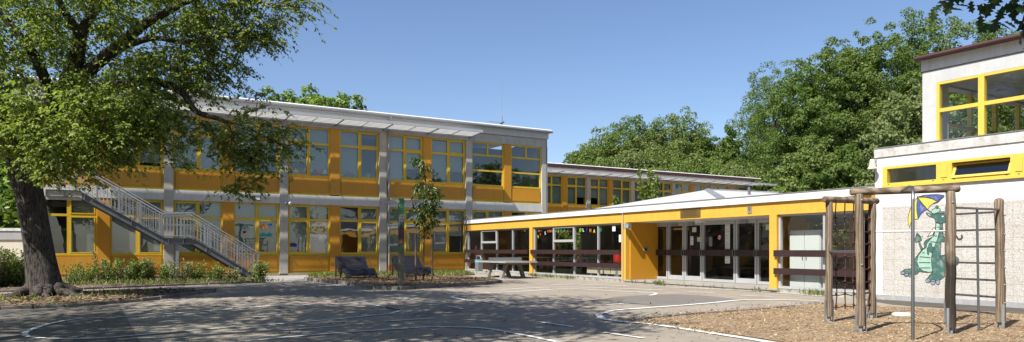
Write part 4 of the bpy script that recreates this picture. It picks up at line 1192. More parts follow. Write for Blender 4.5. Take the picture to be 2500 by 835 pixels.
MB().lathe([(0, -.09), (.05, -.07), (.075, -.02), (.07, .04), (.04, .07), (0, .07)], 14, (.05, -.12, 0)).build('globe', M['white'], q)
MB().lathe([(0, -.05), (.05, -.04), (.05, .03), (0, .05)], 10, (-.14, -.1, .0)).build('sensor', M['galv_dk'], q)
MB().box(-.16, .07, -.06, .0, -.02, .02).build('bracket', M['galv_dk'], q)
sx_, sy_ = ground_at(2201, 771)
q = MB().lathe([(.17, -.03), (.16, .015), (.11, .035), (.0, .042)], 20, (sx_, sy_, .03)).build('stepping_stone', M['stone'])
tag(q, 'pale round flat stone lying in the wood chips under the climbing frame', 'stone')
cs = thing('chimney', 'small beige chimney block on the roof of the classroom wing', 'chimney', tuple(FA.w(-13.3, 4.2, 7.96)), FA.rz)
MB().box(-.6, .6, -.4, .4, 0, .75).build('stack', M['beige_wall'], cs)
MB().box(-.66, .66, -.46, .46, .752, .84).build('cap', M['coping'], cs)
# ================================================================ ground, beds, markings
def sheet(name, pts, z, mat, kind='structure'):
    m = MB(); n = len(pts)
    a = sum(pts[i][0] * pts[(i + 1) % n][1] - pts[(i + 1) % n][0] * pts[i][1] for i in range(n))
    if a < 0: pts = pts[::-1]
    o = m.add([(x, y, z) for x, y in pts], [tuple(range(n))]).build(name, M[mat])
    o['kind'] = kind
    return o


def GP(*pp): return [ground_at(*p) for p in pp]


sheet('ground', [(-400, -400), (400, -400), (400, 400), (-400, 400)], 0, 'asphalt')
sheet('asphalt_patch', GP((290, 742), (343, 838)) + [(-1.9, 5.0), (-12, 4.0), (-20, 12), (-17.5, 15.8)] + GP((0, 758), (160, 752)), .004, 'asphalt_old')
sheet('asphalt_patch', GP((1468, 733), (1500, 725), (1600, 719), (1660, 718), (1740, 724), (1820, 733), (1760, 739), (1620, 746), (1592, 747), (1540, 741)), .004, 'asphalt_patch')
sheet('asphalt_patch', GP((1020, 762), (1110, 753), (1130, 761), (1070, 772), (1000, 774)), .004, 'asphalt_patch')
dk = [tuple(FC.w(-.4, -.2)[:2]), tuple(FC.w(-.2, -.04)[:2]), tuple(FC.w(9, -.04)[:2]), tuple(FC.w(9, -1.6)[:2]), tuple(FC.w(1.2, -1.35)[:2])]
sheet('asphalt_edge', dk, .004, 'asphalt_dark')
CHIPS = GP((1560, 781), (1640, 773), (1720, 766), (1800, 760), (1880, 754), (1940, 748), (2000, 742), (2060, 742), (2136, 747), (2220, 752), (2309, 757), (2400, 762), (2500, 769)) + [(12, 13), (13, 5), (5, 4), (3.1, 7)] + GP((2000, 850), (1880, 831), (1800, 819), (1740, 809), (1690, 800), (1640, 792), (1590, 786))
sheet('wood_chip_bed', CHIPS, .010, 'chips')
PAVE = GP((640, 690), (655, 683), (745, 683), (748, 690)) 
sheet('path', [tuple(FA.w(FA.x(650), -.02)[:2]), tuple(FA.w(FA.x(748), -.02)[:2])] + GP((750, 688), (640, 691)), .006, 'paving')
sheet('path', [tuple(FB.w(.3, -.16)[:2]), tuple(FB.w(6.6, -.16)[:2]), tuple(FB.w(6.6, -1.2)[:2])] + GP((1225, 690), (1160, 684), (1100, 676), (1090, 670)), .005, 'paving')
ISL = GP((745, 684), (828, 693), (887, 700.5), (918, 706.5), (975, 708), (1010, 705.5), (1067, 702), (1180, 695.5), (1223, 690.5), (1205, 683), (1160, 679), (1100, 675), (1020, 674), (900, 675), (800, 678), (750, 681))
m = MB(); m.prism_xy(ISL, 0, .06); o = m.build('mulch_bed', M['mulch']); o['kind'] = 'structure'
GR = [tuple(FA.w(FA.x(752), -.03)[:2]), tuple(FA.w(.1, -.03)[:2]), tuple(FB.w(.2, -.2)[:2])] + GP((1160, 672), (1100, 675.5), (1020, 674.5), (900, 675.5), (800, 678.5), (757, 681))
m = MB(); m.prism_xy(GR, 0, .05); o = m.build('lawn_strip', M['soil']); o['kind'] = 'structure'
BED = [tuple(FA.w(-24, -.03)[:2]), tuple(FA.w(FA.x(640), -.03)[:2])] + GP((648, 688), (560, 693), (450, 697), (296, 703), (150, 709), (0, 714), (-300, 725))
m = MB(); m.prism_xy(BED, 0, .05); o = m.build('shrub_bed', M['soil']); o['kind'] = 'structure'
TB = GP((-350, 765), (0, 756), (160, 750), (340, 736.5), (430, 725), (524, 712), (470, 709), (350, 711), (240, 715), (120, 719), (0, 723), (-350, 735))
m = MB(); m.prism_xy(TB, 0, .045); o = m.build('tree_bed', M['soil']); o['kind'] = 'structure'


def kerb_line(pts, h=.09, w=.1, step=.55, name='kerb'):
    m = MB(); P = [Vector((x, y, 0)) for x, y in pts]
    for a, b in zip(P[:-1], P[1:]):
        L = (b - a).length; n = max(1, int(L / step)); d = (b - a) / n
        for k in range(n):
            p0 = a + d * (k + .03); p1 = a + d * (k + .97); hh = h + R.uniform(-.012, .014)
            m.bar((p0.x, p0.y, hh / 2 - .01), (p1.x, p1.y, hh / 2 - .01 + R.uniform(-.008, .008)), w + R.uniform(-.01, .01), hh + .02)
    o = m.build(name, M['kerb'], None, .012); o['kind'] = 'structure'
    return o


kerb_line(ISL[:9], .11, .12); kerb_line([ISL[8], ISL[9], ISL[10]], .08, .1)
kerb_line([ISL[0], ISL[-1]], .09)
kerb_line(TB[0:6], .07, .12); kerb_line(TB[5:12], .07, .1); kerb_line(BED[2:9], .06, .1)
kerb_line(CHIPS[:7], .03, .06, .8)


def smooth(P, n=8):
    out = []
    for i in range(len(P) - 1):
        p0, p1, p2, p3 = P[max(i - 1, 0)], P[i], P[i + 1], P[min(i + 2, len(P) - 1)]
        for k in range(n):
            t = k / n
            out.append(.5 * ((2 * p1) + (p2 - p0) * t + (2 * p0 - 5 * p1 + 4 * p2 - p3) * t * t + (3 * p1 - p0 - 3 * p2 + p3) * t ** 3))
    return out + [P[-1]]


def stripe(pp, w=.1, curve=True, closed=False):
    P = [Vector((*ground_at(*p), 0)) for p in pp]
    if curve and len(P) > 2: P = smooth(P)
    vs = []; fs = []
    for i, p in enumerate(P):
        t = (P[min(i + 1, len(P) - 1)] - P[max(i - 1, 0)]).normalized(); s = Vector((-t.y, t.x, 0))
        ww = w / 2 * (1 + R.uniform(-.08, .08))
        vs += [(p.x + s.x * ww, p.y + s.y * ww, .0125), (p.x - s.x * ww, p.y - s.y * ww, .0125)]
    for i in range(len(P) - 1): fs.append((2 * i, 2 * i + 1, 2 * i + 3, 2 * i + 2))
    o = MB().add(vs, fs).build('painted_line', M['line']); o['kind'] = 'structure'


stripe([(2000, 735), (1920, 733), (1840, 733), (1800, 734), (1740, 740), (1680, 745), (1560, 754), (1500, 759), (1468, 766), (1462, 771), (1472, 778), (1504, 785), (1600, 794), (1720, 812), (1860, 834), (1990, 860)], .13)
stripe([(1468, 732), (1400, 736), (1280, 743), (1220, 741), (1160, 736), (1120, 730), (1103, 726), (1120, 722), (1180, 716), (1280, 712), (1380, 706), (1480, 710), (1560, 714), (1596, 716), (1600, 719), (1586, 722)])
stripe([(1225, 707.5), (1340, 702), (1420, 702), (1520, 705), (1618, 709)])
stripe([(1344, 696.5), (1420, 694.8), (1532, 699)]); stripe([(1600, 701), (1760, 707), (1920, 717), (2002, 724)])
for a, b in (((1680, 713), (1744, 716)), ((1808, 722), (1886, 725)), ((1480, 745), (1536, 741)), ((1316, 756), (1404, 751)), ((1316, 787), (1398, 799)), ((1476, 813), (1570, 827)), ((1092, 748), (1130, 755)), ((1038, 738), (1066, 742)),
             ((985, 729), (1013, 733)), ((936, 786), (1058, 778)), ((680, 808), (828, 797)), ((1640, 770), (1700, 764)) if False else ((1440, 842), (1500, 850))): stripe([a, b], .075, False)
stripe([(300, 862), (470, 845), (640, 830), (800, 816), (1000, 802), (1080, 799.5), (1172, 802), (1240, 812), (1340, 832), (1400, 846)], .085)
stripe([(940, 750), (892, 740), (880, 742)][:1] + [(940, 750), (978, 759)][1:], .08, False)
stripe([(892, 741), (940, 750), (978, 759), (952, 767)], .1, False)
stripe([(952, 767), (820, 780), (680, 792), (500, 805), (340, 819), (240, 827), (140, 828), (76, 824), (60, 816), (76, 806), (120, 792), (188, 780), (292, 775), (400, 768), (500, 760), (680, 747), (892, 741)], .085)


def inside_poly(x, y, P):
    c = False; n = len(P); j = n - 1
    for i in range(n):
        if (P[i][1] > y) != (P[j][1] > y) and x < (P[j][0] - P[i][0]) * (y - P[i][1]) / (P[j][1] - P[i][1]) + P[i][0]: c = not c
        j = i
    return c


# ================================================================ foliage tools
def leaf_mesh(name, C_, D_, N_, L_, W_, tint, mats, shape='diamond'):
    C_, D_, N_ = (np.asarray(a, dtype=np.float64) for a in (C_, D_, N_))
    n = len(C_)
    D_ = D_ / np.maximum(np.linalg.norm(D_, axis=1, keepdims=True), 1e-9)
    S = np.cross(D_, N_); S = S / np.maximum(np.linalg.norm(S, axis=1, keepdims=True), 1e-9)
    U = np.cross(S, D_)
    L = np.broadcast_to(np.asarray(L_, dtype=float), (n,))[:, None]; W = L * W_
    if shape == 'diamond':
        prof = [(0, 0, 0), (.42, .5, .12), (1, 0, -.12), (.42, -.5, .12)]
        faces = [(0, 1, 2), (0, 2, 3)]
    elif shape == 'quad':
        prof = [(0, .35, 0), (.0, -.35, .05), (1, -.5, -.05), (1, .5, .08)]
        faces = [(0, 1, 2), (0, 2, 3)]
    else:                       # lobed leaf
        prof = [(0, 0, 0), (.12, .1, .02), (.22, .38, .05), (.34, .16, .03), (.48, .5, .06), (.58, .2, .03), (.74, .4, .0), (.82, .14, -.02), (1, 0, -.08),
                (.82, -.14, -.02), (.74, -.4, .0), (.58, -.2, .03), (.48, -.5, .06), (.34, -.16, .03), (.22, -.38, .05), (.12, -.1, .02)]
        k = len(prof)
        faces = [(0, 1, 2, 3, 4, 5, 6, 7, 8), (0, 8, 9, 10, 11, 12, 13, 14, 15)]
    k = len(prof)
    V = np.empty((n, k, 3))
    for i, (a, b, c) in enumerate(prof): V[:, i] = C_ + D_ * L * a + S * W * b + U * L * c
    V = V.reshape(-1, 3)
    loops = []; starts = []; tot = 0
    base = (np.arange(n) * k)[:, None]
    per = np.array([i for f in faces for i in f])[None, :] + base
    lens = [len(f) for f in faces]; pl = sum(lens)
    st = (np.arange(n) * pl)[:, None] + np.cumsum([0] + lens[:-1])[None, :]
    me = bpy.data.meshes.new(name)
    me.vertices.add(n * k); me.vertices.foreach_set('co', V.astype(np.float32).ravel())
    me.loops.add(n * pl); me.loops.foreach_set('vertex_index', per.astype(np.int32).ravel())
    me.polygons.add(n * len(faces)); me.polygons.foreach_set('loop_start', st.astype(np.int32).ravel())
    me.polygons.foreach_set('loop_total', np.tile(np.array(lens, dtype=np.int32), n))
    at = me.attributes.new('tint', 'FLOAT', 'POINT'); at.data.foreach_set('value', np.repeat(np.asarray(tint, dtype=np.float32), k))
    me.materials.append(mats)
    me.update(calc_edges=True)
    return me


def unit(n): 
    v = NR.normal(size=(n, 3)); return v / np.linalg.norm(v, axis=1, keepdims=True)


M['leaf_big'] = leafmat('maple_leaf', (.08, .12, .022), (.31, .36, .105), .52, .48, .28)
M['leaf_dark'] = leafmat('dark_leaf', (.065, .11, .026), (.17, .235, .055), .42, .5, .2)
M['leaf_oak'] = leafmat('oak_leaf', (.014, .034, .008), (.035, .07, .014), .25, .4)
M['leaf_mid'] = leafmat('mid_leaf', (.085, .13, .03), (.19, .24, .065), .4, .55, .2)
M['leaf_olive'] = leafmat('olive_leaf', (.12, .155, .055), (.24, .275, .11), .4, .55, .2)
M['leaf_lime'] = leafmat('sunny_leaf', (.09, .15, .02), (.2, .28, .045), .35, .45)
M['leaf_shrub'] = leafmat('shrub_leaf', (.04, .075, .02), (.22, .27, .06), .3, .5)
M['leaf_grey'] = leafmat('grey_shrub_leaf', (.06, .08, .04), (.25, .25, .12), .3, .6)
M['leaf_sap'] = leafmat('sapling_leaf', (.022, .046, .01), (.105, .155, .03), .35, .4)
M['grass'] = leafmat('grass_blade', (.09, .13, .03), (.32, .35, .1), .35, .5)
M['chip_bits'] = leafmat('chip_bits', (.13, .075, .035), (.5, .37, .22), .0, .9, .1)
M['litter'] = leafmat('dry_leaf', (.06, .04, .022), (.3, .21, .12), .05, .9, .1)


def lobe_crown(rx, rz, nl, nleaf, lsize, seed, shape='oval', lobe=.3):
    """Leaf clumps on many lobes filling an ovoid centred at the origin; light tops, open gaps between lobes."""
    g = np.random.default_rng(seed)
    cs = []; rs = []
    while len(cs) < nl:
        p = g.uniform(-1, 1, 3); d = np.linalg.norm(p)
        if d > 1 or d < .25: continue
        if shape == 'cone' and np.hypot(p[0], p[1]) > .25 + .75 * (1 - (p[2] + 1) / 2): continue
        if shape == 'dome' and p[2] > 0 and d > .97: continue
        p = p * min(1.02, 1 + .1 * g.normal())
        cs.append((p[0] * rx, p[1] * rx, p[2] * rz)); rs.append(lobe * rx * g.uniform(.6, 1.25) * (1.1 - .45 * max(0, p[2])))
    for k in range(10):      # leading shoots that carry the top
        z = .2 + .075 * k; cs.append((g.normal() * .1 * rx, g.normal() * .1 * rx, z * rz)); rs.append(lobe * rx * g.uniform(.8, 1.3) * (1.3 - .7 * z))
    cs = np.array(cs); rs = np.array(rs)
    nl = len(cs)
    w = rs ** 2; idx = g.choice(nl, nleaf, p=w / w.sum())
    d = g.normal(size=(nleaf, 3)); d[:, 2] += .35; d /= np.linalg.norm(d, axis=1, keepdims=True)
    rad = rs[idx][:, None] * g.uniform(.55, 1.12, (nleaf, 1)) ** .7
    # ragged lobes
    P = cs[idx] + d * rad * np.array([1, 1, .72]) + g.normal(scale=.05 * rx * lobe, size=(nleaf, 3))
    nr = d + g.normal(scale=.75, size=d.shape); nr[:, 2] += .35
    dr = np.cross(nr, g.normal(size=d.shape)); dr[:, 2] -= .3
    tint = np.clip(g.normal(.45, .22, nleaf) + (g.uniform(-.15, .15, nl))[idx], 0, 1)
    L = lsize * g.uniform(.6, 1.4, nleaf)
    return P, dr, nr, L, tint


def trunk_mesh(h, r, spread, seed, zc, mat='bark2'):
    rr = random.Random(seed); m = MB()
    pts = [(0, 0, -.1)]; k = 6
    for i in range(1, k + 1): pts.append((rr.uniform(-.2, .2), rr.uniform(-.2, .2), h * i / k))
    m.tube(pts, [r * (1.25 if i == 0 else 1 - .8 * i / k) for i in range(k + 1)], 9)
    for i in range(9):
        z = rr.uniform(zc, h * .8); a = rr.uniform(0, 6.28); l = spread * rr.uniform(.5, .9)
        m.tube([(0, 0, z), (math.cos(a) * l * .5, math.sin(a) * l * .5, z + l * .3), (math.cos(a) * l, math.sin(a) * l, z + l * .75)], [r * .4, r * .25, r * .08], 6)
    return m


def bg_tree(name, label, x, y, h, r, base, mat, seed, nleaf=9000, lsize=.34, shape='oval', nl=60, group='trees behind the school', lobe=.3):
    t = thing(name, label, 'tree', (x, y, 0), R.uniform(0, 6), group)
    rz = (h - base) / 2
    P, dr, nr, L, ti = lobe_crown(r, rz * .95, nl, nleaf, lsize, seed, shape, lobe)
    P[:, 2] += base + rz
    me = leaf_mesh('crown', P, dr, nr, L, .75, ti, M[mat])
    link(bpy.data.objects.new('crown', me), t)
    trunk_mesh(h * .85, max(.16, h * .016), r * .8, seed, base).build('trunk', M['bark2'], t)
    return t


def tree_px(name, label, px, top, Y, r, mat, seed, base=1.0, **kw):
    x = (px - 1250) / F * Y; h = E + (HZ - top) / F * Y
    return bg_tree(name, label, x, Y, h, r, base, mat, seed, **kw)
# ---------------------------------------------------------------- trees behind the school
big = [(1890, 122, 74, 4.6, 'dark broadleaf tree at the left edge of the tall tree group', 'oval'), (1985, 108, 49, 3.2, 'dark broadleaf tree second from the left in the tall group', 'oval'),
       (2062, 70, 50, 3.3, 'tall dark tree whose top steps up left of the annexe', 'oval'), (2130, 38, 51, 3.3, 'tall dark tree with a pointed top left of the annexe roof', 'oval'),
       (2225, 10, 52, 3.8, 'tall dark tree rising behind the left end of the annexe roof', 'oval'), (2325, 0, 53, 4.0, 'tallest dark tree directly above the annexe roof edge', 'oval'),
       (2425, 36, 54, 4.0, 'dark tree mostly hidden behind the annexe upper storey', 'oval')]
for i, (px, tp, Y, r, lab, sh) in enumerate(big):
    tree_px('broadleaf_tree', lab, px, tp, Y, r, ('leaf_dark', 'leaf_dark', 'leaf_mid')[i % 3], 100 + i, base=2.2, nleaf=52000, lsize=.15, nl=360, lobe=.15)
for i, (px, tp, Y, r, mt, lab) in enumerate(((1868, 205, 82, 4.2, 'leaf_dark', 'lower dark tree beside the far end of the distant wing'), (1992, 330, 42, 2.6, 'leaf_mid', 'lower green tree in front of the tall group left of the bell'),
                                             (2075, 345, 40, 2.5, 'leaf_dark', 'lower dark tree just left of the annexe bell'), (2232, 178, 37, 2.5, 'leaf_olive', 'olive-green tree in front of the dark trees beside the annexe upper storey'),
                                             (2330, 190, 40, 2.6, 'leaf_mid', 'green tree seen through the annexe upper window'))):
    tree_px('broadleaf_tree', lab, px, tp, Y, r, mt, 130 + i, base=.6, nleaf=26000, lsize=.17, nl=240, lobe=.16)
mid = [(1432, 348, 80, 2.4, 'small rounded tree at the left end of the far wood'), (1478, 318, 80, 3.0, 'tree second from the left in the far wood'), (1545, 284, 82, 3.1, 'tall tree with a rounded top in the left half of the far wood'),
       (1598, 300, 82, 3.0, 'tree between the two tallest tops of the far wood'), (1648, 270, 82, 3.3, 'tallest tree of the far wood in its middle'), (1700, 314, 80, 3.0, 'tree just right of the tallest top of the far wood'),
       (1728, 330, 80, 2.0, 'narrower tree on the right shoulder of the far wood'), (1838, 352, 82, 2.2, 'far tree filling the gap before the tall dark group')]
for i, (px, tp, Y, r, lab) in enumerate(mid):
    tree_px('woodland_tree', lab, px, tp - 8, Y, r * 1.45, ('leaf_mid', 'leaf_mid', 'leaf_dark', 'leaf_olive')[i % 4], 200 + i, base=3, nleaf=34000, lsize=.21, nl=260, group='trees of the far wood', lobe=.2)
tree_px('woodland_tree', 'slim loose tree standing alone right of the far wood', 1784, 292, 76, 1.5, 'leaf_dark', 220, base=4, nleaf=5000, lsize=.3, nl=30, group='trees of the far wood', lobe=.34)
for i, (px, tp, lab) in enumerate(((1470, 385, 'front tree of the far wood low above the distant roof at its left end'), (1540, 372, 'front tree of the far wood left of its middle'), (1625, 365, 'front tree of the far wood below the tallest top'),
                                   (1708, 378, 'front tree of the far wood right of its middle'), (1785, 405, 'front tree of the far wood below the slim loose tree'), (1850, 408, 'front tree of the far wood at its right end'))):
    tree_px('woodland_tree', lab, px, tp - 8, 72, 4.2, ('leaf_mid', 'leaf_olive', 'leaf_mid')[i % 3], 240 + i, base=2, nleaf=30000, lsize=.2, nl=260, group='trees of the far wood', lobe=.2)
for i, (px, tp, r, lab) in enumerate(((695, 206, 4.0, 'sunlit bright green treetop left above the classroom roof'), (768, 202, 4.2, 'sunlit bright green treetop in the middle above the classroom roof'), (838, 230, 3.6, 'smallest bright green treetop above the classroom roof'))):
    tree_px('treetop', lab, px, tp, 62, r, 'leaf_lime', 260 + i, base=5, nleaf=14000, lsize=.3, nl=120, group='trees behind the classroom wing', lobe=.22)
for i, (px, tp, Y, r, lab) in enumerate(((-40, 330, 46, 4.2, 'bright leafy tree behind the garden wall at the picture edge'), (70, 300, 52, 4.5, 'leafy tree behind the big tree trunk'), (10, 455, 38, 2.6, 'lower bright bush-like tree just behind the garden wall'),
                                         (250, 200, 64, 5.0, 'tree behind the classroom roof hidden by the big crown'))):
    tree_px('broadleaf_tree', lab, px, tp, Y, r, 'leaf_lime', 270 + i, base=.5, nleaf=8000, lsize=.36, nl=60, group='trees behind the classroom wing', lobe=.3)

for i, (x, y, h, lab) in enumerate(((37, 16, 11.5, 'tree beyond the annexe mirrored in the classroom windows, nearest to the yard'), (44, 22, 12.5, 'tallest tree beyond the annexe mirrored in the classroom windows'), (34, 8.5, 10.5, 'smaller tree beyond the annexe mirrored in the classroom windows'), (50, 15, 12, 'farthest tree beyond the annexe mirrored in the classroom windows'), (40, 29, 13, 'tree behind the annexe at its far side'))):
    bg_tree('broadleaf_tree', lab, x, y, h, 4.2, 1, 'leaf_dark', 290 + i, nleaf=9000, lsize=.34, nl=110, group='trees beyond the annexe', lobe=.24)

# ---------------------------------------------------------------- the big tree
BT = thing('maple_tree', 'large maple with thick leaning trunk and wide drooping crown in front of the stairs', 'tree', (0, 0, 0))
SPX = lambda px, py, y: spot(px, py, y)
limbs = []
def limb(m, pts, rad, n=10):
    P = [Vector(p) for p in pts]; Q = smooth(P, 6)
    rr = [rad[0] + (rad[-1] - rad[0]) * k / (len(Q) - 1) for k in range(len(Q))] if len(rad) == 2 else list(np.interp(np.linspace(0, len(rad) - 1, len(Q)), range(len(rad)), rad))
    Q = [q + Vector((R.uniform(-1, 1), R.uniform(-1, 1), R.uniform(-1, 1))) * rr[i] * .06 for i, q in enumerate(Q)]
    m.tube(Q, rr, n); limbs.extend([(q, rr[i]) for i, q in enumerate(Q)])
tr = MB()
yb = 18.0
# trunk as a lobed, flaring column
tp_ = [(SPX(112, 733, yb), .60), (SPX(111, 720, yb), .50), (SPX(109, 705, yb), .45), (SPX(107, 680, yb), .43), (SPX(103, 650, yb), .40), (SPX(97, 610, yb), .37), (SPX(89, 560, yb), .355), (SPX(80, 510, yb), .35), (SPX(69, 460, yb), .37), (SPX(60, 425, yb), .40), (SPX(55, 395, yb), .36)]
n = 26; vs = []; fs = []
for i, (c, r) in enumerate(tp_):
    r *= .89
    fl = max(0, 1 - i / 3.2)
    for k in range(n):
        a = 2 * math.pi * k / n
        q = r * (1 + .05 * math.sin(3 * a + 1 + i * .2) + .04 * math.sin(7 * a + i * .35) + fl * .3 * max(0, math.sin(4.0 * a + .7)) ** 2 - fl * .12)
        vs.append((c.x + q * math.cos(a), c.y + q * math.sin(a), (c.z if i else -.05) + (0 if i > 1 else 0)))
for i in range(len(tp_) - 1):
    for k in range(n): fs.append((i * n + k, i * n + (k + 1) % n, (i + 1) * n + (k + 1) % n, (i + 1) * n + k))
tr.add(vs, fs, True)
base = tp_[0][0]
for a, l in ((-.35, 1.5), (-1.3, 1.1), (-2.2, 1.3), (2.9, 1.6), (.3, 1.7), (-2.75, 1.0), (-.9, 1.2)):   # surface roots
    d = Vector((math.cos(a), math.sin(a), 0)); b0 = Vector((base.x, base.y, 0))
    s_ = Vector((-d.y, d.x, 0)); q_ = [b0 + d * (.3 + (l - .3) * k / 7) + s_ * R.uniform(-.09, .09) + Vector((0, 0, .26 * (1 - k / 7) ** 2 - .02 + R.uniform(-.02, .03))) for k in range(8)]
    tr.tube(smooth(q_, 3), list(np.interp(np.linspace(0, 1, 22), [0, .4, 1], [.15, .09, .03])), 8)
kn = SPX(72, 505, yb - .3); tr.lathe([(0, -.14), (.1, -.1), (.14, 0), (.1, .1), (0, .14)], 10, kn)
f0 = SPX(57, 405, yb)
limb(tr, [f0, SPX(110, 330, 18.1), SPX(150, 240, 18.2), SPX(182, 160, 18.2), SPX(196, 88, 18.2)], [.3, .16], 12)
limb(tr, [SPX(196, 90, 18.2), SPX(215, 50, 18.3), SPX(240, 20, 18.4), SPX(285, -20, 18.6), SPX(330, -120, 19)], [.15, .05])
limb(tr, [SPX(196, 90, 18.2), SPX(172, 50, 18.0), SPX(148, 10, 17.8), SPX(135, -60, 17.6), SPX(130, -200, 17)], [.12, .04])
limb(tr, [f0 + Vector((-.1, 0, -.1)), SPX(30, 330, 17.8), SPX(-20, 240, 17.6), SPX(-90, 150, 17.2), SPX(-200, 40, 16.8)], [.28, .12])
limb(tr, [SPX(140, 265, 18.2), SPX(92, 152, 17.7), SPX(52, 92, 17.4), SPX(3, 36, 17.2), SPX(-60, -40, 17)], [.15, .1, .05])
limb(tr, [SPX(150, 240, 18.2), SPX(220, 170, 18.3), SPX(302, 100, 18.4), SPX(360, 55, 18.5), SPX(433, 14, 18.6), SPX(500, -40, 18.6)], [.17, .13, .06])
limb(tr, [SPX(280, 118, 18.4), SPX(330, 104, 18.4), SPX(380, 93, 18.5), SPX(450, 103, 18.5), SPX(540, 90, 18.5), SPX(640, 60, 18.4)], [.1, .02], 7)
limb(tr, [SPX(440, 102, 18.5), SPX(445, 140, 18.4), SPX(460, 175, 18.4)], [.04, .015], 6)
limb(tr, [SPX(130, 285, 18.1), SPX(210, 235, 17.8), SPX(300, 205, 17.6), SPX(380, 200, 17.5), SPX(443, 224, 17.5), SPX(480, 272, 17.4), SPX(545, 295, 17.4), SPX(566, 330, 17.4), SPX(580, 380, 17.35)], [.15, .09, .015], 8)
limb(tr, [SPX(540, 293, 17.4), SPX(600, 310, 17.4), SPX(660, 340, 17.4), SPX(700, 362, 17.4)], [.03, .008], 6)
limb(tr, [SPX(433, 14, 18.6), SPX(540, -10, 18.6), SPX(650, 10, 18.5), SPX(760, 20, 18.4)], [.05, .008], 6)
limb(tr, [SPX(100, 345, 18.0), SPX(150, 350, 17.2), SPX(210, 370, 16.6), SPX(270, 385, 16.4)], [.1, .015], 7)
limb(tr, [SPX(60, 380, 17.9), SPX(50, 370, 17.0), SPX(70, 360, 16.2), SPX(110, 390, 15.8)], [.1, .015], 7)
limb(tr, [SPX(196, 88, 18.2), SPX(260, -60, 19.5), SPX(300, -250, 21), SPX(320, -420, 21)], [.13, .03])
limb(tr, [SPX(-20, 240, 17.6), SPX(-140, 260, 17.2), SPX(-260, 290, 17.0)], [.1, .02])
limb(tr, [SPX(110, 330, 18.1), SPX(200, 200, 20), SPX(300, 120, 22), SPX(420, 60, 23.5)], [.16, .03])
blobs = [(-60, 40, 17.5, 2.3, 90), (60, 40, 17.8, 2.2, 95), (200, 30, 17.8, 2.1, 95), (340, 25, 18, 1.9, 90), (460, 25, 18.3, 1.5, 65), (560, 20, 18.5, 1.15, 40), (650, 15, 18.5, .8, 20), (735, 15, 18.4, .5, 8),
         (-60, 200, 17.2, 2.0, 75), (40, 190, 17.2, 1.9, 95), (170, 190, 17, 1.9, 105), (300, 180, 17.3, 1.7, 85), (410, 150, 18, 1.35, 55), (500, 120, 18.3, 1.0, 28), (580, 110, 18.4, .8, 17), (645, 85, 18.4, .6, 9),
         (-60, 280, 17, 1.3, 40), (30, 285, 16.6, .9, 50), (140, 315, 16.3, 1.05, 70), (245, 295, 16.4, 1.0, 55), (335, 270, 17, 1.0, 45), (420, 240, 17.4, .9, 34),
         (120, 385, 16.2, .5, 14), (190, 400, 16.2, .5, 14), (245, 378, 16.3, .45, 10), (300, 365, 16.5, .4, 8), (360, 330, 17, .6, 13), (480, 190, 18.2, .6, 10), (540, 175, 18.3, .45, 6),
         (500, 285, 17.4, .45, 9), (560, 325, 17.4, .65, 17), (620, 345, 17.4, .6, 16), (590, 395, 17.35, .5, 12), (575, 445, 17.35, .3, 5), (680, 365, 17.4, .4, 7), (640, 275, 17.5, .45, 7), (700, 330, 17.4, .3, 4), (615, 430, 17.35, .3, 4), (490, 330, 17.5, .4, 7), (430, 370, 17.3, .35, 5)]
cl = []
for px, py, Y, r, nn in blobs:
    c = spot(px, py, Y)
    d = unit(nn) * (NR.uniform(.1, 1, (nn, 1)) ** .45) * r
    d[:, 1] *= 1.15
    cl.append(np.array(c)[None, :] + d)
# the parts of the crown above and behind the picture
for c, r, nn in (((-11, 18, 11.2), 3.6, 130), ((-7.5, 18.5, 10.2), 2.6, 80), ((-15, 18, 8.5), 3.0, 90), ((-13, 20, 13), 3.0, 80), ((-10.5, 22, 9.5), 2.8, 70), ((-13.5, 19.5, 9), 2.4, 60)):
    cl.append(np.array(c)[None, :] + unit(nn) * (NR.uniform(.1, 1, (nn, 1)) ** .45) * r)
cl = np.concatenate(cl)
LP = np.array([tuple(p) for p, _ in limbs])
tw = MB()
per = 46; C2 = []; D2 = []; N2 = []; T2 = []; L2 = []
keep = []
VL = [((196, 85), (240, 15)), ((196, 85), (148, 12)), ((185, 150), (196, 85)), ((88, 148), (5, 40)), ((302, 98), (430, 16)), ((302, 98), (450, 104)), ((443, 225), (543, 293)), ((140, 255), (96, 160)), ((230, 165), (302, 98))]
for c in cl:      # the crown opens along its main limbs
    px, py = 1250 + c[0] / c[1] * F, HZ - (c[2] - E) / c[1] * F; near = 1e9
    for (a, b) in VL:
        a, b = np.array(a), np.array(b); t_ = np.clip(np.dot((px - a[0], py - a[1]), b - a) / np.dot(b - a, b - a), 0, 1); near = min(near, np.hypot(*(a + t_ * (b - a) - (px, py))))
    keep.append(not (near < 27 and c[1] < 18.3))
cl = cl[np.array(keep)]
order = np.argsort([np.linalg.norm(LP - c, axis=1).min() for c in cl])
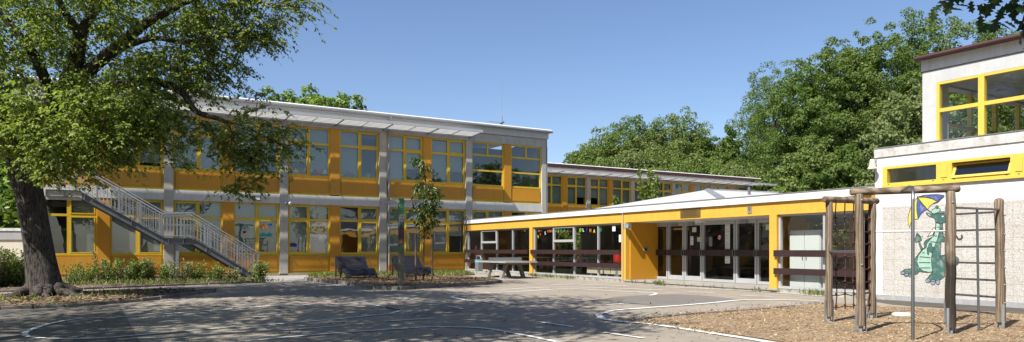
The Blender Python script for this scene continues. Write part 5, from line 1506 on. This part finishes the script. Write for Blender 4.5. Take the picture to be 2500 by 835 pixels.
for i, c in enumerate(cl[order]):
    dd = np.linalg.norm(LP - c, axis=1); j = int(dd.argmin())
    a = Vector(LP[j]); b = Vector(c); mdl = (a + b) / 2 + Vector((0, 0, .1 * dd[j]))
    r0 = .007 + .012 * min(1, dd[j])
    tw.tube([a, mdl, b], [r0, r0 * .7, .006], 4, False)
    LP = np.concatenate([LP, np.array([tuple(mdl), tuple(b)])])
    ct = NR.uniform(-.25, .25)
    edge = 1250 + c[0] / c[1] * F > 430
    for _ in range(NR.integers(4, 8)):      # drooping leafy twigs springing from the branch end
        az = NR.uniform(0, 2 * math.pi); ln = NR.uniform(.28, .75); k = int(4 + ln * 11)
        u = np.sort(NR.uniform(.12, 1, k))
        h = np.array([math.cos(az), math.sin(az), NR.uniform(-.25, .45)])
        st = c + NR.normal(scale=.07, size=3)
        pos = st + h * ln * u[:, None] + np.array([0, 0, -.55 * ln]) * (u ** 2)[:, None]
        if edge: tw.tube([tuple(st), tuple(st + h * ln * .5 - np.array([0, 0, .14 * ln])), tuple(st + h * ln - np.array([0, 0, .55 * ln]))], [.006, .004, .0025], 3, False)
        side = np.cross(h, (0, 0, 1)); sg = np.where(np.arange(k) % 2, 1, -1)[:, None]
        d = h * .5 + side * sg * .7 + NR.normal(scale=.22, size=(k, 3)); d[:, 2] -= .25 + .5 * u
        C2.append(pos + NR.normal(scale=.018, size=(k, 3))); D2.append(d)
        nn_ = NR.normal(scale=.38, size=(k, 3)); nn_[:, 2] += .8; N2.append(nn_)
        T2.append(np.clip(NR.normal(.45, .2, k) + ct + .15 * u, 0, 1)); L2.append(NR.uniform(.07, .15, k) * (1.1 - .35 * u))
me = leaf_mesh('crown', np.concatenate(C2), np.concatenate(D2), np.concatenate(N2), np.concatenate(L2), .62, np.concatenate(T2), M['leaf_big'])
link(bpy.data.objects.new('crown', me), BT)
to = tr.build('trunk', M['bark'], BT)
tw.build('twigs', M['bark2'], to)


# ---------------------------------------------------------------- trees beside the camera, whose shade falls on the yard
def in_frame(p, mrg=.75): return p[1] > .5 and abs(p[0]) < .727 * p[1] + mrg and p[2] < E + .3535 * p[1] + mrg * 1.6


def yard_tree(name, label, x, y, blobs_, mat, per, lsize, seed, lim):
    g = np.random.default_rng(seed)
    t = thing(name, label, 'tree', (0, 0, 0))
    m = MB(); m.tube([(x, y, -.1), (x + .05, y, 2), (x + .1, y + .1, 5), (x + .2, y + .3, 9)], [.42, .32, .26, .12], 14)
    for a in lim: m.tube(smooth([Vector(p) for p in a], 4), list(np.interp(np.linspace(0, 1, (len(a) - 1) * 4 + 1), [0, 1], [.16, .03])), 7)
    m.build('trunk', M['bark'], t)
    C_ = []; D_ = []; N_ = []; T_ = []; L_ = []
    for c, r, nn in blobs_:
        u = g.normal(size=(nn, 3)); u /= np.linalg.norm(u, axis=1, keepdims=True); u *= (g.uniform(.1, 1, (nn, 1)) ** .4) * np.array(r)
        for q in np.array(c) + u:
            if in_frame(q): continue
            k = per; o = g.normal(size=(k, 3)) * .3; o[:, 2] *= .6
            C_.append(q + o); d = o + g.normal(scale=.1, size=(k, 3)); d[:, 2] -= .15; D_.append(d)
            n_ = g.normal(scale=.45, size=(k, 3)); n_[:, 2] += .8; N_.append(n_); T_.append(g.uniform(0, 1, k)); L_.append(g.uniform(.7, 1.3, k) * lsize)
    me = leaf_mesh('crown', np.concatenate(C_), np.concatenate(D_), np.concatenate(N_), np.concatenate(L_), .68, np.concatenate(T_), M[mat])
    link(bpy.data.objects.new('crown', me), t)
    return t


yard_tree('maple_tree', 'maple standing left of the camera whose crown shades the yard', -10.2, 4.6,
          [((-9.0, 5.6, 9), (5.0, 5.0, 2.3), 390), ((-6.4, 7.6, 9.0), (2.8, 3.4, 1.6), 165), ((-12.5, 8, 8.6), (3.2, 4, 2.2), 140), ((-5.1, 6.3, 9.4), (2.2, 3.0, 1.3), 115), ((-5.6, 10.6, 9.6), (2.4, 2.6, 1.0), 75), ((-9.6, 14.0, 9.2), (3.0, 1.7, 1.0), 80), ((-8.8, 12.3, 9.8), (2.8, 1.8, 1.0), 85)],
          'leaf_big', 34, .17, 5, [[(-10.1, 4.7, 5), (-8, 6, 7.5), (-5.5, 7.5, 9)], [(-10.1, 4.7, 5.5), (-11.5, 7.5, 8), (-12.5, 9, 9)], [(-10.1, 4.7, 6), (-8, 3, 8.5), (-6, 2, 9.5)]])
yard_tree('maple_tree', 'unseen maple added far back left behind the camera to block sky light, reflected in the glass', -9.5, -8.0, [((-9.5, -8, 8), (5.5, 5, 4), 420)], 'leaf_big', 24, .26, 15, [[(-9.4, -7.9, 4), (-7, -7, 7)]])  # added out of view: its crown cuts the sky light on the yard
yard_tree('maple_tree', 'unseen maple added straight behind the camera to block sky light, reflected in the glass', -1.0, -10.0, [((-1, -10, 8), (5.5, 5, 4), 420)], 'leaf_big', 24, .26, 16, [[(-.9, -9.9, 4), (1, -8, 7)]])  # extra unseen tree, put in to dim the sky from behind
yard_tree('maple_tree', 'maple added outside the picture farther left of the yard to block sky light', -22.0, 6.0, [((-22, 6, 8), (5.5, 6, 4.5), 420)], 'leaf_big', 24, .28, 17, [[(-21.9, 6, 4), (-20, 7, 7)]])  # added beyond the frame to deepen the shade under open sky
OK_ = yard_tree('oak_tree', 'oak beside the camera with dark lobed leaves hanging into the upper right corner', 5.2, -1.5,
                [((4.2, 1.6, 7.2), (3.6, 3.2, 2.0), 170), ((2.0, 1.8, 7.4), (2.0, 2.6, 1.6), 60), ((6.8, 2.0, 7), (3, 2.8, 2.0), 100)],
                'leaf_oak', 34, .19, 6, [[(5.3, -1.4, 5), (4.6, 1.5, 6.5), (4.2, 3.6, 7)], [(5.3, -1.4, 4.5), (6.5, 1.5, 6), (7.4, 3.6, 6.6)]])
bm = MB(); ends = []
bm.tube([spot(2700, -260, 6.2), spot(2600, -120, 6.0), spot(2520, -20, 5.9), spot(2492, 70, 5.85)], [.05, .03, .018, .006], 7)
bm.tube([spot(2600, -120, 6.0), spot(2480, -70, 5.8), spot(2380, -40, 5.7), spot(2300, -14, 5.6)], [.03, .02, .012, .004], 6)
bm.tube([spot(2750, -340, 6.3), Vector((6.2, 3.4, 5.9)), Vector((5.5, .5, 5.6)), Vector((5.32, -1.3, 5.2))], [.05, .06, .09, .13], 7)
bm.build('branch', M['bark2'], OK_)
C_ = []
for px, py, Y, r, k in ((2300, -2, 5.6, .06, 4), (2338, -12, 5.65, .07, 5), (2400, -30, 5.7, .08, 6), (2445, -12, 5.8, .08, 7), (2482, 18, 5.85, .08, 9), (2500, 45, 5.85, .08, 8), (2480, -20, 5.8, .08, 8), (2505, 80, 5.85, .06, 5), (2485, 118, 5.85, .02, 1), (2462, 40, 5.8, .04, 3), (2530, 20, 5.9, .12, 10)):
    C_.append(np.array(spot(px, py, Y))[None, :] + NR.normal(size=(k, 3)) * r)
C_ = np.concatenate(C_); k = len(C_)
D_ = NR.normal(size=(k, 3)) * np.array([1, .5, .5]); D_[:, 2] -= .6; N_ = NR.normal(scale=.6, size=(k, 3)); N_[:, 1] -= .6; N_[:, 2] += .4
link(bpy.data.objects.new('hanging_leaves', leaf_mesh('hanging_leaves', C_, D_, N_, NR.uniform(.11, .17, k), .72, NR.uniform(0, .8, k), M['leaf_oak'], 'lobed')), OK_)

# ---------------------------------------------------------------- sapling and stakes
sx0, sy0 = ground_at(1033.5, 688)
t = thing('sapling', 'young slender tree with drooping leaves tied between two stakes', 'tree', (0, 0, 0))
Ys = sy0
tpts = [Vector((sx0, sy0, 0)), spot(1034, 640, Ys), spot(1036, 570, Ys), spot(1041, 500, Ys), spot(1040, 450, Ys), spot(1033, 410, Ys), spot(1026, 390, Ys)]
m = MB(); m.tube(smooth(tpts, 5), list(np.linspace(.035, .008, 31)), 8)
C_ = []
for px, py, r, k in ((1014, 396, .1, 14), (1026, 392, .14, 26), (1034, 404, .14, 26), (1032, 425, .14, 20), (1030, 450, .16, 26), (1036, 470, .25, 52), (1022, 462, .15, 20), (1052, 465, .2, 26), (1066, 468, .15, 16), (1040, 490, .3, 76), (1056, 484, .18, 26), (1045, 510, .32, 84), (1060, 500, .16, 22), (1042, 530, .28, 64), (1030, 520, .18, 26), (1040, 552, .2, 28), (1054, 545, .14, 16), (1020, 545, .1, 10), (1040, 570, .1, 9)):
    c = spot(px, py, Ys)
    C_.append(np.array(c)[None, :] + NR.normal(size=(k, 3)) * np.array([r * .68, r * .65, r * .75]))
    m.tube([spot(1038, py + 12, Ys), c], [.008, .004], 4, False)
C_ = np.concatenate(C_); C_ = np.concatenate([C_, C_ + NR.normal(scale=.07, size=C_.shape)]); k = len(C_); ctr = np.array(spot(1038, 500, Ys))
D_ = (C_ - ctr) * np.array([1, 1, 0]) + NR.normal(scale=.15, size=(k, 3)); D_[:, 2] -= .35
N_ = NR.normal(scale=.4, size=(k, 3)); N_[:, 2] += .7
m.build('trunk', M['bark2'], t)
link(bpy.data.objects.new('crown', leaf_mesh('crown', C_, D_, N_, NR.uniform(.1, .2, k), .42, NR.uniform(0, 1, k), M['leaf_sap'])), t)
for px, lab in ((1015, 'round wooden stake on the post side of the sapling'), (1055, 'round wooden stake on the pavilion side of the sapling')):
    x, y = ground_at(px, 688)
    q = thing('tree_stake', lab, 'stake', (x, y, 0), 0, 'stakes beside the sapling')
    MB().tube([(0, 0, -.1), (0, 0, 1.76), (0, 0, 1.79)], [.04, .04, .03], 10).build('pole', M['stake'], q)
    MB().tube([(0, 0, 1.66), ((sx0 - x) * .5, .0, 1.62), (sx0 - x, 0, 1.64)], .014, 6).build('tie', M['black'], q)

# ---------------------------------------------------------------- shrubs
def shrub(label, x, y, h, w, mat, nsh, seed, name='shrub', group='shrubs along the classroom wing', lsize=.075, cat='shrub', dens=1.):
    g = np.random.default_rng(seed); t = thing(name, label, cat, (x, y, .04), g.uniform(0, 6), group)
    m = MB(); C_ = []; D_ = []
    for _ in range(nsh):
        a = g.uniform(0, 6.28); b = g.uniform(0, .35) * w; tilt = g.uniform(.05, .5) * w; hh = h * g.uniform(.3, 1.1)
        p0 = Vector((math.cos(a) * b, math.sin(a) * b, 0)); p1 = Vector((math.cos(a) * (b + tilt), math.sin(a) * (b + tilt), hh)); mdl = p0.lerp(p1, .5) + Vector((0, 0, hh * .12))
        P = smooth([p0, mdl, p1], 4); m.tube(P, list(np.linspace(.009, .003, len(P))), 4, False)
        k = int(hh * 70 * dens)
        u = g.uniform(.12, 1.02, k) * (len(P) - 1)
        for q in u:
            i = min(int(q), len(P) - 2); pp = P[i].lerp(P[i + 1], q - i)
            C_.append(np.array(pp) + g.normal(scale=.035 + .02 * w, size=3)); dd = g.normal(size=3); dd[2] += .25; D_.append(dd)
    C_ = np.array(C_); k = len(C_); N_ = g.normal(scale=.6, size=(k, 3)); N_[:, 2] += .7
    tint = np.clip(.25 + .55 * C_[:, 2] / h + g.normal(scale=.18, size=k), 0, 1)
    m.build('stems', M['bark2'], t)
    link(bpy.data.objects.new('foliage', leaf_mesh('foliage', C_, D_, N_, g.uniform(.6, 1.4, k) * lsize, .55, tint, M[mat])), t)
    return t


row = [(180, 697, .85, .5, 'leaf_shrub', 22, 'low bright shrub just right of the big trunk'), (212, 694, .9, .5, 'leaf_shrub', 22, 'second low shrub right of the big trunk'), (250, 692, 1.5, .4, 'leaf_grey', 14, 'thin upright shrub in front of the first orange pillar'),
       (275, 693, 1.15, .5, 'leaf_shrub', 22, 'reddish-tipped upright shrub with a tall middle shoot'), (305, 690, 1.2, .45, 'leaf_grey', 18, 'greyish shrub with loose upright shoots left of the dense one'), (335, 691, 1.05, .6, 'leaf_shrub', 34, 'dense bright shrub in the middle of the row'),
       (365, 690, 1.1, .5, 'leaf_grey', 22, 'grey-leaved shrub touching the dense bright one'), (405, 689, .9, .55, 'leaf_shrub', 28, 'dark green shrub in front of the concrete column left of the stair leg'), (445, 689, .95, .55, 'leaf_grey', 24, 'pale shrub beside the stair support leg'),
       (478, 688, .95, .5, 'leaf_shrub', 26, 'leafy shrub under the lower stair flight'), (525, 688, .85, .55, 'leaf_shrub', 30, 'rounded bright shrub under the middle of the lower flight'), (568, 687, .65, .4, 'leaf_grey', 16, 'small sparse shrub under the stair foot'),
       (636, 684, .95, .55, 'leaf_shrub', 30, 'dense shrub growing at the foot of the stairs')]
for i, (px, py, h, w, mt, ns, lab) in enumerate(row):
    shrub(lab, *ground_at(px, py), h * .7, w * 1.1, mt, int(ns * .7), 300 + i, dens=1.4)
for i, (px, py, h, w, mt, ns, lab) in enumerate(((10, 703, 1.05, .8, 'leaf_shrub', 46, 'tall dense bush at the left picture edge before the beige wall'), (42, 701, .8, .6, 'leaf_grey', 30, 'low feathery bush between the edge bush and the trunk'), (-30, 706, 1.1, .8, 'leaf_grey', 36, 'bush half out of the picture at the left edge'),
                                                 (68, 697, .75, .5, 'leaf_shrub', 26, 'small bush directly behind the left side of the trunk'))):
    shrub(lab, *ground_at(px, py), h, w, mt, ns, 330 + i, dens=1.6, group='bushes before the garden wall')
for i, (px, top, Y, w, ns, lab) in enumerate(((1592, 428, 46, 1.4, 26, 'tall arching courtyard shrub reaching above the pavilion roof'), (1515, 478, 45, 1.2, 26, 'lower courtyard shrub just above the pavilion roof edge'), (1440, 520, 47, 1.8, 40, 'courtyard bush seen through the pavilion windows'), (1385, 540, 48, 1.8, 40, 'courtyard bush seen through the pavilion beside the first post'))):
    shrub(lab, (px - 1250) / F * Y, Y, E + (HZ - top) / F * Y, w, 'leaf_mid', ns, 350 + i, group='courtyard shrubs', lsize=.2, dens=.55)
for i, (x, y, lab) in enumerate(((3.5, 10.5, 'broad bush behind the pavilion seen through the hopper pane'), (6.0, 11, 'broad bush behind the pavilion seen through the middle panes'), (21, 11.5, 'broad bush behind the pavilion seen through the pane beside the annexe'), (17.5, 11.5, 'broad bush behind the pavilion seen through the doors'))):
    p = FB.w(x, y); shrub(lab, p.x, p.y, 2.2, 1.6, 'leaf_lime', 46, 370 + i, group='courtyard shrubs', lsize=.17, dens=.8)

# weeds, grass, litter: uncountable
def scatter(name, pts, L, mat, up=True, w=.12, zoff=.0, label=None):
    k = len(pts); P = np.array(pts)
    if up:
        D_ = NR.normal(scale=.35, size=(k, 3)); D_[:, 2] = 1; N_ = NR.normal(size=(k, 3)); N_[:, 2] *= .2
    else:
        D_ = NR.normal(size=(k, 3)); D_[:, 2] *= .22; N_ = NR.normal(scale=.25, size=(k, 3)); N_[:, 2] += 1
    P[:, 2] += zoff
    me = leaf_mesh(name, P, D_, N_, NR.uniform(.6, 1.4, k) * L, w, NR.uniform(0, 1, k), M[mat], 'diamond' if up else 'quad')
    o = link(bpy.data.objects.new(name, me)); o['kind'] = 'stuff'
    return o


def rnd_in(poly, n, ymax=1e9):
    xs = [p[0] for p in poly]; ys = [p[1] for p in poly]; out = []
    while len(out) < n:
        x, y = R.uniform(min(xs), max(xs)), R.uniform(min(ys), min(max(ys), ymax))
        if inside_poly(x, y, poly): out.append((x, y, 0))
    return out


gp = rnd_in(GR, 6500)
for _ in range(1400):
    px_ = R.uniform(-20, 640); gx, gy = ground_at(px_, R.uniform(690, 702) - max(0, px_ - 300) * .022); gp.append((gx, gy, .03))
for _ in range(420):      # weeds at the foot of the pavilion
    s = R.choice((R.gauss(7.4, .25), R.gauss(8.4, .3), R.uniform(6.8, 23), R.gauss(15.4, .15), R.gauss(21.5, .2), R.gauss(9.9, .3))); p = FB.w(s, -.1 - abs(R.gauss(0, .06))); gp.append((p.x, p.y, 0))
for c, s in (((14, 738), .8), ((262, 722), .5), (((640), 690), .3)):
    gx, gy = ground_at(*c)
    for _ in range(110): gp.append((gx + R.gauss(0, s), gy + R.gauss(0, s * .6), 0))
scatter('grass', gp, .14, 'grass', True, .1, .03)
cp = rnd_in([(x, y) for x, y in CHIPS], 14000, 15.0)
scatter('wood_chips', cp, .034, 'chip_bits', False, .38, .018)
lp = []
for poly, n in ((ISL, 2600), (TB, 2600), (BED, 2000)): lp += [(x, y, .06) for x, y, _ in rnd_in(poly, n)]
scatter('leaf_litter', lp, .075, 'litter', False, .6, .006)
lq = []
ed_ = []
for _ in range(1500):      # chips kicked out onto the asphalt
    i = R.choice((0, 1, 2, 3, 4, len(CHIPS) - 1, len(CHIPS) - 2, len(CHIPS) - 3, len(CHIPS) - 4, len(CHIPS) - 5)); a, b = CHIPS[i], CHIPS[(i + 1) % len(CHIPS)]; u = R.random()
    ed_.append((a[0] + u * (b[0] - a[0]) - abs(R.gauss(0, .22)), a[1] + u * (b[1] - a[1]) + R.gauss(0, .12), 0))
scatter('scattered_chips', ed_, .036, 'chip_bits', False, .4, .012)
for _ in range(420):
    u = R.random(); i = R.randrange(0, 7); a, b = CHIPS[i], CHIPS[i + 1]
    lq.append((a[0] + u * (b[0] - a[0]) + R.gauss(-.12, .3), a[1] + u * (b[1] - a[1]) + R.gauss(.05, .3), 0))
for _ in range(500):
    x, y = ground_at(R.uniform(0, 1900), R.uniform(700, 835)); lq.append((x, y, 0))
scatter('fallen_debris', lq, .045, 'litter', False, .5, .012)

# ================================================================ light, sky, camera
hx, hy = .68, .73; hn = math.hypot(hx, hy); EL = math.radians(50)
ld = Vector((hx / hn * math.cos(EL), hy / hn * math.cos(EL), -math.sin(EL)))
su = bpy.data.lights.new('sun', 'SUN'); su.energy = 5.0; su.angle = math.radians(.5); su.color = (1, .97, .915)
so = bpy.data.objects.new('sun', su); so.rotation_euler = ld.to_track_quat('-Z', 'Y').to_euler(); so.location = (-20, -20, 40); COL.objects.link(so)
W = bpy.data.worlds.new('World'); scene.world = W; W.use_nodes = True
nt = W.node_tree; bg = nt.nodes['Background']
sk = nt.nodes.new('ShaderNodeTexSky'); sk.sky_type = 'NISHITA'; sk.sun_disc = False; sk.sun_elevation = EL; sk.sun_rotation = math.atan2(-hx, -hy)
sk.air_density = 1.0; sk.dust_density = .6; sk.ozone_density = 1.5; sk.altitude = 50
nt.links.new(mix(nt, 1., sk.outputs[0], (.93, .975, 1.1), 'MULTIPLY'), bg.inputs['Color']); bg.inputs['Strength'].default_value = .07
cam = bpy.data.cameras.new('camera'); cam.sensor_width = 36; cam.sensor_fit = 'HORIZONTAL'; cam.lens = F / 2500 * 36; cam.shift_y = (HZ - 417.5) / 2500; cam.clip_start = .05; cam.clip_end = 2000
co = bpy.data.objects.new('camera', cam); co.location = (0, 0, E); co.rotation_euler = (math.pi / 2, 0, 0); COL.objects.link(co); scene.camera = co
scene.view_settings.view_transform = 'Standard'; scene.view_settings.look = 'None'; scene.view_settings.gamma = 1; scene.view_settings.exposure = 1.0
scene.view_settings.use_curve_mapping = False
cy = scene.cycles; cy.max_bounces = 8; cy.diffuse_bounces = 3; cy.glossy_bounces = 4; cy.transparent_max_bounces = 16; cy.use_denoising = True
cy.sample_clamp_indirect = 8
